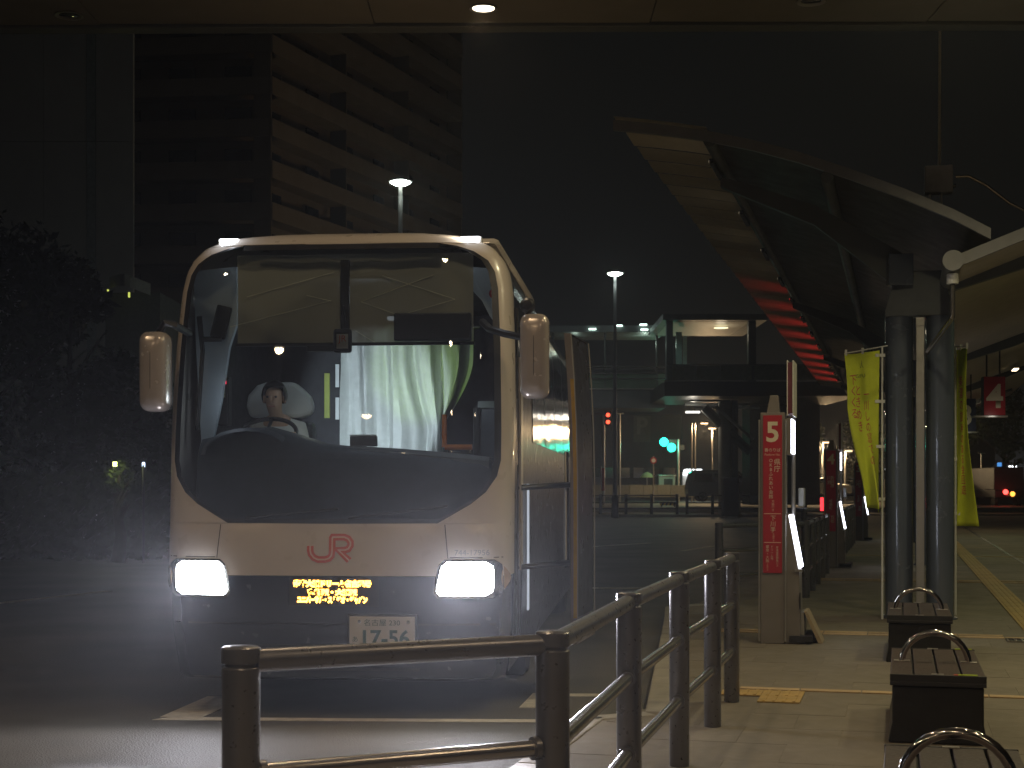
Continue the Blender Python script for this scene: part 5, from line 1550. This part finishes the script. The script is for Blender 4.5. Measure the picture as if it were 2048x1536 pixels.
# ================================================================== BUILDINGS
apt = thing('apartment_building', 'dark brown block of flats with rows of pale balcony parapets behind the bus', 'building', (0, 0, 0))
AC = Vector((gx(545, 108), 108, 0)); AR = Vector((math.sin(R(22.9)), math.cos(R(22.9)), 0))
a_end = Vector((gx(925, 141), 141, 0)); AR = (a_end - AC); LR = AR.length; AR.normalize()
AL = Vector((-math.cos(R(6)), math.sin(R(6)), 0)); LL = 26.0
NR_ = Vector((AR.y, -AR.x, 0)); NL_ = Vector((-math.sin(R(6)), -math.cos(R(6)), 0))
HT = 48.0
pts = [AC - NR_ * 1.6 - NL_ * 1.6, AC + AR * LR - NR_ * 1.6, AC + AR * LR + AL * LL * 1.0, AC + AL * LL - NL_ * 1.6]
MB().prism([(q.x, q.y) for q in pts], lambda q: (q[0], q[1], 0), lambda q: (q[0], q[1], HT)).build('wall', M_apt, apt)
FLH = 3.02
z_ref = gz(268, 108) - .0
nfl = 16
for f in range(nfl):
    zb_ = z_ref - FLH * 8 + FLH * f
    if zb_ < 2: continue
    c0 = AC; c1 = AC + AR * LR; c2 = AC + AL * LL
    q = [c2, c0 + (NR_ + NL_) * .0, c1]
    out = [c2 + NL_ * .02, c0, c1 + NR_ * .02]
    rows = []
    for (za, zb2) in ((zb_, zb_ + 1.15),):
        m = MB()
        for (a, b, n_) in ((c2, c0, NL_), (c0, c1, NR_)):
            rows = [[a + n_ * d + Vector((0, 0, z)) for a in (a, b)] for (d, z) in ((-1.5, zb_ - .12), (0.0, zb_ - .12), (0.0, zb_ + 1.15), (-.14, zb_ + 1.15), (-.14, zb_ + .06), (-1.5, zb_ + .06))]
            m.grid(rows)
        m.build('balcony', M_aptb, apt)
    for k in range(6):
        a = c0 + AR * (LR * (k + .5) / 6) - NR_ * 1.57
        MB().box(a + Vector((0, 0, zb_ + 1.35)), (1.9, .12, 2.0), Matrix.Rotation(math.atan2(AR.y, AR.x), 3, 'Z')).build('window', M_win, apt)
    for k in range(4):
        a = c0 + AL * (3 + 4.2 * k) - NL_ * 1.57
        MB().box(a + Vector((0, 0, zb_ + 1.35)), (2.0, .12, 2.0), Matrix.Rotation(math.atan2(AL.y, AL.x), 3, 'Z')).build('window', M_win, apt)
for k in range(0, 4):
    a = c0 + AR * (LR * k / 3) - NR_ * .8
    MB().box(a + Vector((0, 0, HT / 2)), (.14, 1.4, HT), Matrix.Rotation(math.atan2(AR.y, AR.x), 3, 'Z')).build('party_wall', M_apt, apt)
# grey windowless building on the left
gb = thing('grey_building', 'tall pale grey windowless building at the upper left above the dark trees', 'building', (gx(-60, 78), 78, 0))
wg = (268 + 400) * 78 / F_PX
x1_ = gx(268, 78) - gx(-60, 78)
MB().prism([(x1_ - wg, .1), (x1_ - .05, .1), (x1_ - 4.6, 16), (x1_ - wg, 16)], lambda q: (q[0], q[1], 0), lambda q: (q[0], q[1], 38)).build('core', M_greyb, gb)
edges_ = [-400, -260, -130, 0, 88, 174, 192, 268]
for a, b in zip(edges_[:-1], edges_[1:]):
    xa, xb = gx(a, 78) - gx(-60, 78), gx(b, 78) - gx(-60, 78)
    for (z0_, z1_) in ((0, 12.0), (12.0, 19.5), (19.5, 27), (27, 38)):
        MB().box(((xa + xb) / 2, -.02 if b - a < 30 else .04, (z0_ + z1_) / 2), (xb - xa - .03, .16, z1_ - z0_ - .03)).build('cladding_panel', M_greyb if b - a > 30 else mat('teal grey strip', (.46, .52, .50), .5), gb)
# low gate house with parapet and lit windows between trees and bus
gh = thing('gate_house', 'low pale building with a curved parapet glimpsed left of the bus mirror', 'building', (gx(265, 62), 62, 0))
s_ = 62 / F_PX
zt = gz(556, 62)
MB().box((0, 2.5, zt / 2 - .3), (110 * s_, 5, zt - .6)).build('wall', mat('dull green wall', (.13, .14, .11), .8), gh)
m = MB()
m.grid([[((-42 + 82 * k / 8) * s_, -.3 - .9 * math.sin(k / 8 * 3.1) + .0, zt - (.0 if k < 4 else .07 * (k - 4)) + dz) for k in range(9)] for dz in (0, -.48)])
m.build('parapet', mat('pale parapet', (.34, .34, .29), .7), gh)
for (x, y, w, h) in ((212, 582, 4, 9), (255, 588, 3, 10)):
    MB().box((gx(x, 61) - gx(265, 62), -.75, gz(y, 61)), (w * s_, .08, h * s_)).build('lit_window', E_yelwin, gh)

# ================================================================== TREES
def tree(px, Y, ztop, rad, label, n=2600, zlow=1.6, leaf=.16, group=None, m=M_leaf, seed=0):
    rnd = random.Random(seed)
    t = thing('tree', label, 'tree', (gx(px, Y), Y, RZ), group=group)
    tk = MB()
    tk.tube([(0, 0, 0), (.05, .03, ztop * .25), (-.04, .05, ztop * .5), (.03, 0, ztop * .85)], [.17, .13, .09, .03], 8)
    for k in range(7):
        a = rnd.uniform(0, 6.28); z0 = ztop * rnd.uniform(.25, .6)
        tk.tube([(0, 0, z0), (rad * .4 * math.cos(a), rad * .4 * math.sin(a), z0 + ztop * .12), (rad * .8 * math.cos(a), rad * .8 * math.sin(a), z0 + ztop * .2)], [.06, .04, .015], 6)
    tk.build('trunk', M_bark, t, smooth=True)
    cl = [(rnd.uniform(-1, 1) * rad * .6, rnd.uniform(-1, 1) * rad * .6, zlow + (ztop - zlow) * rnd.uniform(.08, .92), rnd.uniform(.28, .55) * rad) for _ in range(16)]
    cl += [(0, 0, ztop - .35 * rad, .42 * rad)]
    cr = MB()
    for _ in range(n):
        c = rnd.choice(cl)
        d = Vector((rnd.gauss(0, 1), rnd.gauss(0, 1), rnd.gauss(0, 1))).normalized()
        p = Vector(c[:3]) + d * c[3] * rnd.uniform(.55, 1.08)
        a = Vector((rnd.gauss(0, 1), rnd.gauss(0, 1), rnd.gauss(0, .7))).normalized(); b = a.cross(d + Vector((.01, .02, .03))).normalized()
        s = leaf * rnd.uniform(.6, 1.4)
        cr.add([p - a * s, p + b * s * .45, p + a * s, p - b * s * .45], [(0, 1, 2, 3)])
    me = bpy.data.meshes.new('crown'); me.from_pydata(cr.v, [], cr.f); me.materials.append(m)
    o = bpy.data.objects.new('crown', me); COL.objects.link(o); o.parent = t
    return t
tl = [(60, 40, 8.6, 1.9, 'tall dark tree silhouetted against the grey building, at the photo edge'),
      (140, 38, 7.6, 1.6, 'dark tree with a pointed crown left of the gate house'),
      (-30, 36, 8.2, 2.0, 'dark tree cut by the left edge of the photo'),
      (215, 44, 5.6, 1.5, 'low dark tree in front of the gate house wall'),
      (300, 46, 5.2, 1.5, 'dark bushy tree between the gate house and the bus mirror')]
for i, (px, Y, zt_, rd, lb) in enumerate(tl):
    tree(px, Y, zt_, rd, lb, seed=i + 3, group='dark trees left of the bus', zlow=.8)
for i, (px, lb) in enumerate(((236, 'small shrub lit yellow from inside, low behind the bus mirror'),)):
    t = tree(px, 32.3, 2.3, .30, lb, n=500, seed=40, leaf=.07, zlow=1.5)
    lamp('POINT', 'shrub_light', (0, -.40, 2.0), 6, (.95, 1.0, .35), t, radius=.06)
    MB().box((0.0, -.25, 2.12), (.08, .04, .10)).build('lamp', emit('yellow garden lamp', (.9, 1.0, .3), 5), t)
t = thing('garden_lamp', 'tiny blue white light low between the lit shrub and the bus', 'lamp', (gx(287, 32.3), 32.3, RZ))
zz = gz(930, 32.3) - RZ
MB().bar((0, 0, 0), (0, 0, zz), .03, 8).build('pole', M_dark, t)
MB().box((0, 0, zz), (.06, .05, .12)).build('lens', emit('blue white lamp', (.6, .75, 1.0), 4), t, bevel=.02)
rt = [(1900, 120, 9.5, 2.6, 'dark tree on the far street behind the edge-on banner'), (2010, 125, 10.5, 3.0, 'large dark tree above the lit shopfront'), (1600, 130, 7.0, 2.2, 'dark tree behind the lamp post by the stop pillar numbered 5'), (1715, 130, 7.0, 2.4, 'dark tree behind the curled banner')]
for i, (px, Y, zt_, rd, lb) in enumerate(rt):
    tree(px, Y, zt_, rd, lb, n=1500, seed=60 + i, leaf=.3, group='dark trees on the far street', zlow=2.0)
hd = MB()
rnd = random.Random(9)
for _ in range(7000):
    p = Vector((rnd.uniform(gx(-300, 34), gx(345, 34)), 34 + rnd.uniform(-1, 1), rnd.uniform(0, 1) ** .8 * 1.9 + RZ))
    a = Vector((rnd.gauss(0, 1), rnd.gauss(0, 1), rnd.gauss(0, 1))).normalized(); b = a.orthogonal().normalized()
    s = .14 * rnd.uniform(.6, 1.4)
    hd.add([p - a * s, p + b * s * .5, p + a * s, p - b * s * .5], [(0, 1, 2, 3)])
me = bpy.data.meshes.new('hedge'); me.from_pydata(hd.v, [], hd.f); me.materials.append(M_leaf)
o = bpy.data.objects.new('hedge', me); COL.objects.link(o)
tag(o, 'long dark hedge along the road edge left of the bus', 'hedge')

# ================================================================== ADDED HAZE
hz = MB().box((0, 370, 27.5), (838, 858, 57.4)).build('haze', None)  # thin haze volume added to imitate the glare round the headlamps
hm = bpy.data.materials.new('added glare haze'); hm.use_nodes = True
for n in list(hm.node_tree.nodes): hm.node_tree.nodes.remove(n)
ho = hm.node_tree.nodes.new('ShaderNodeOutputMaterial'); hv = hm.node_tree.nodes.new('ShaderNodeVolumePrincipled')
hv.inputs['Color'].default_value = (.92, .95, 1.0, 1); hv.inputs['Density'].default_value = HAZE; hv.inputs['Anisotropy'].default_value = .8
hm.node_tree.links.new(hv.outputs[0], ho.inputs['Volume'])
hz.data.materials.append(hm)
tag(hz, kind='stuff')
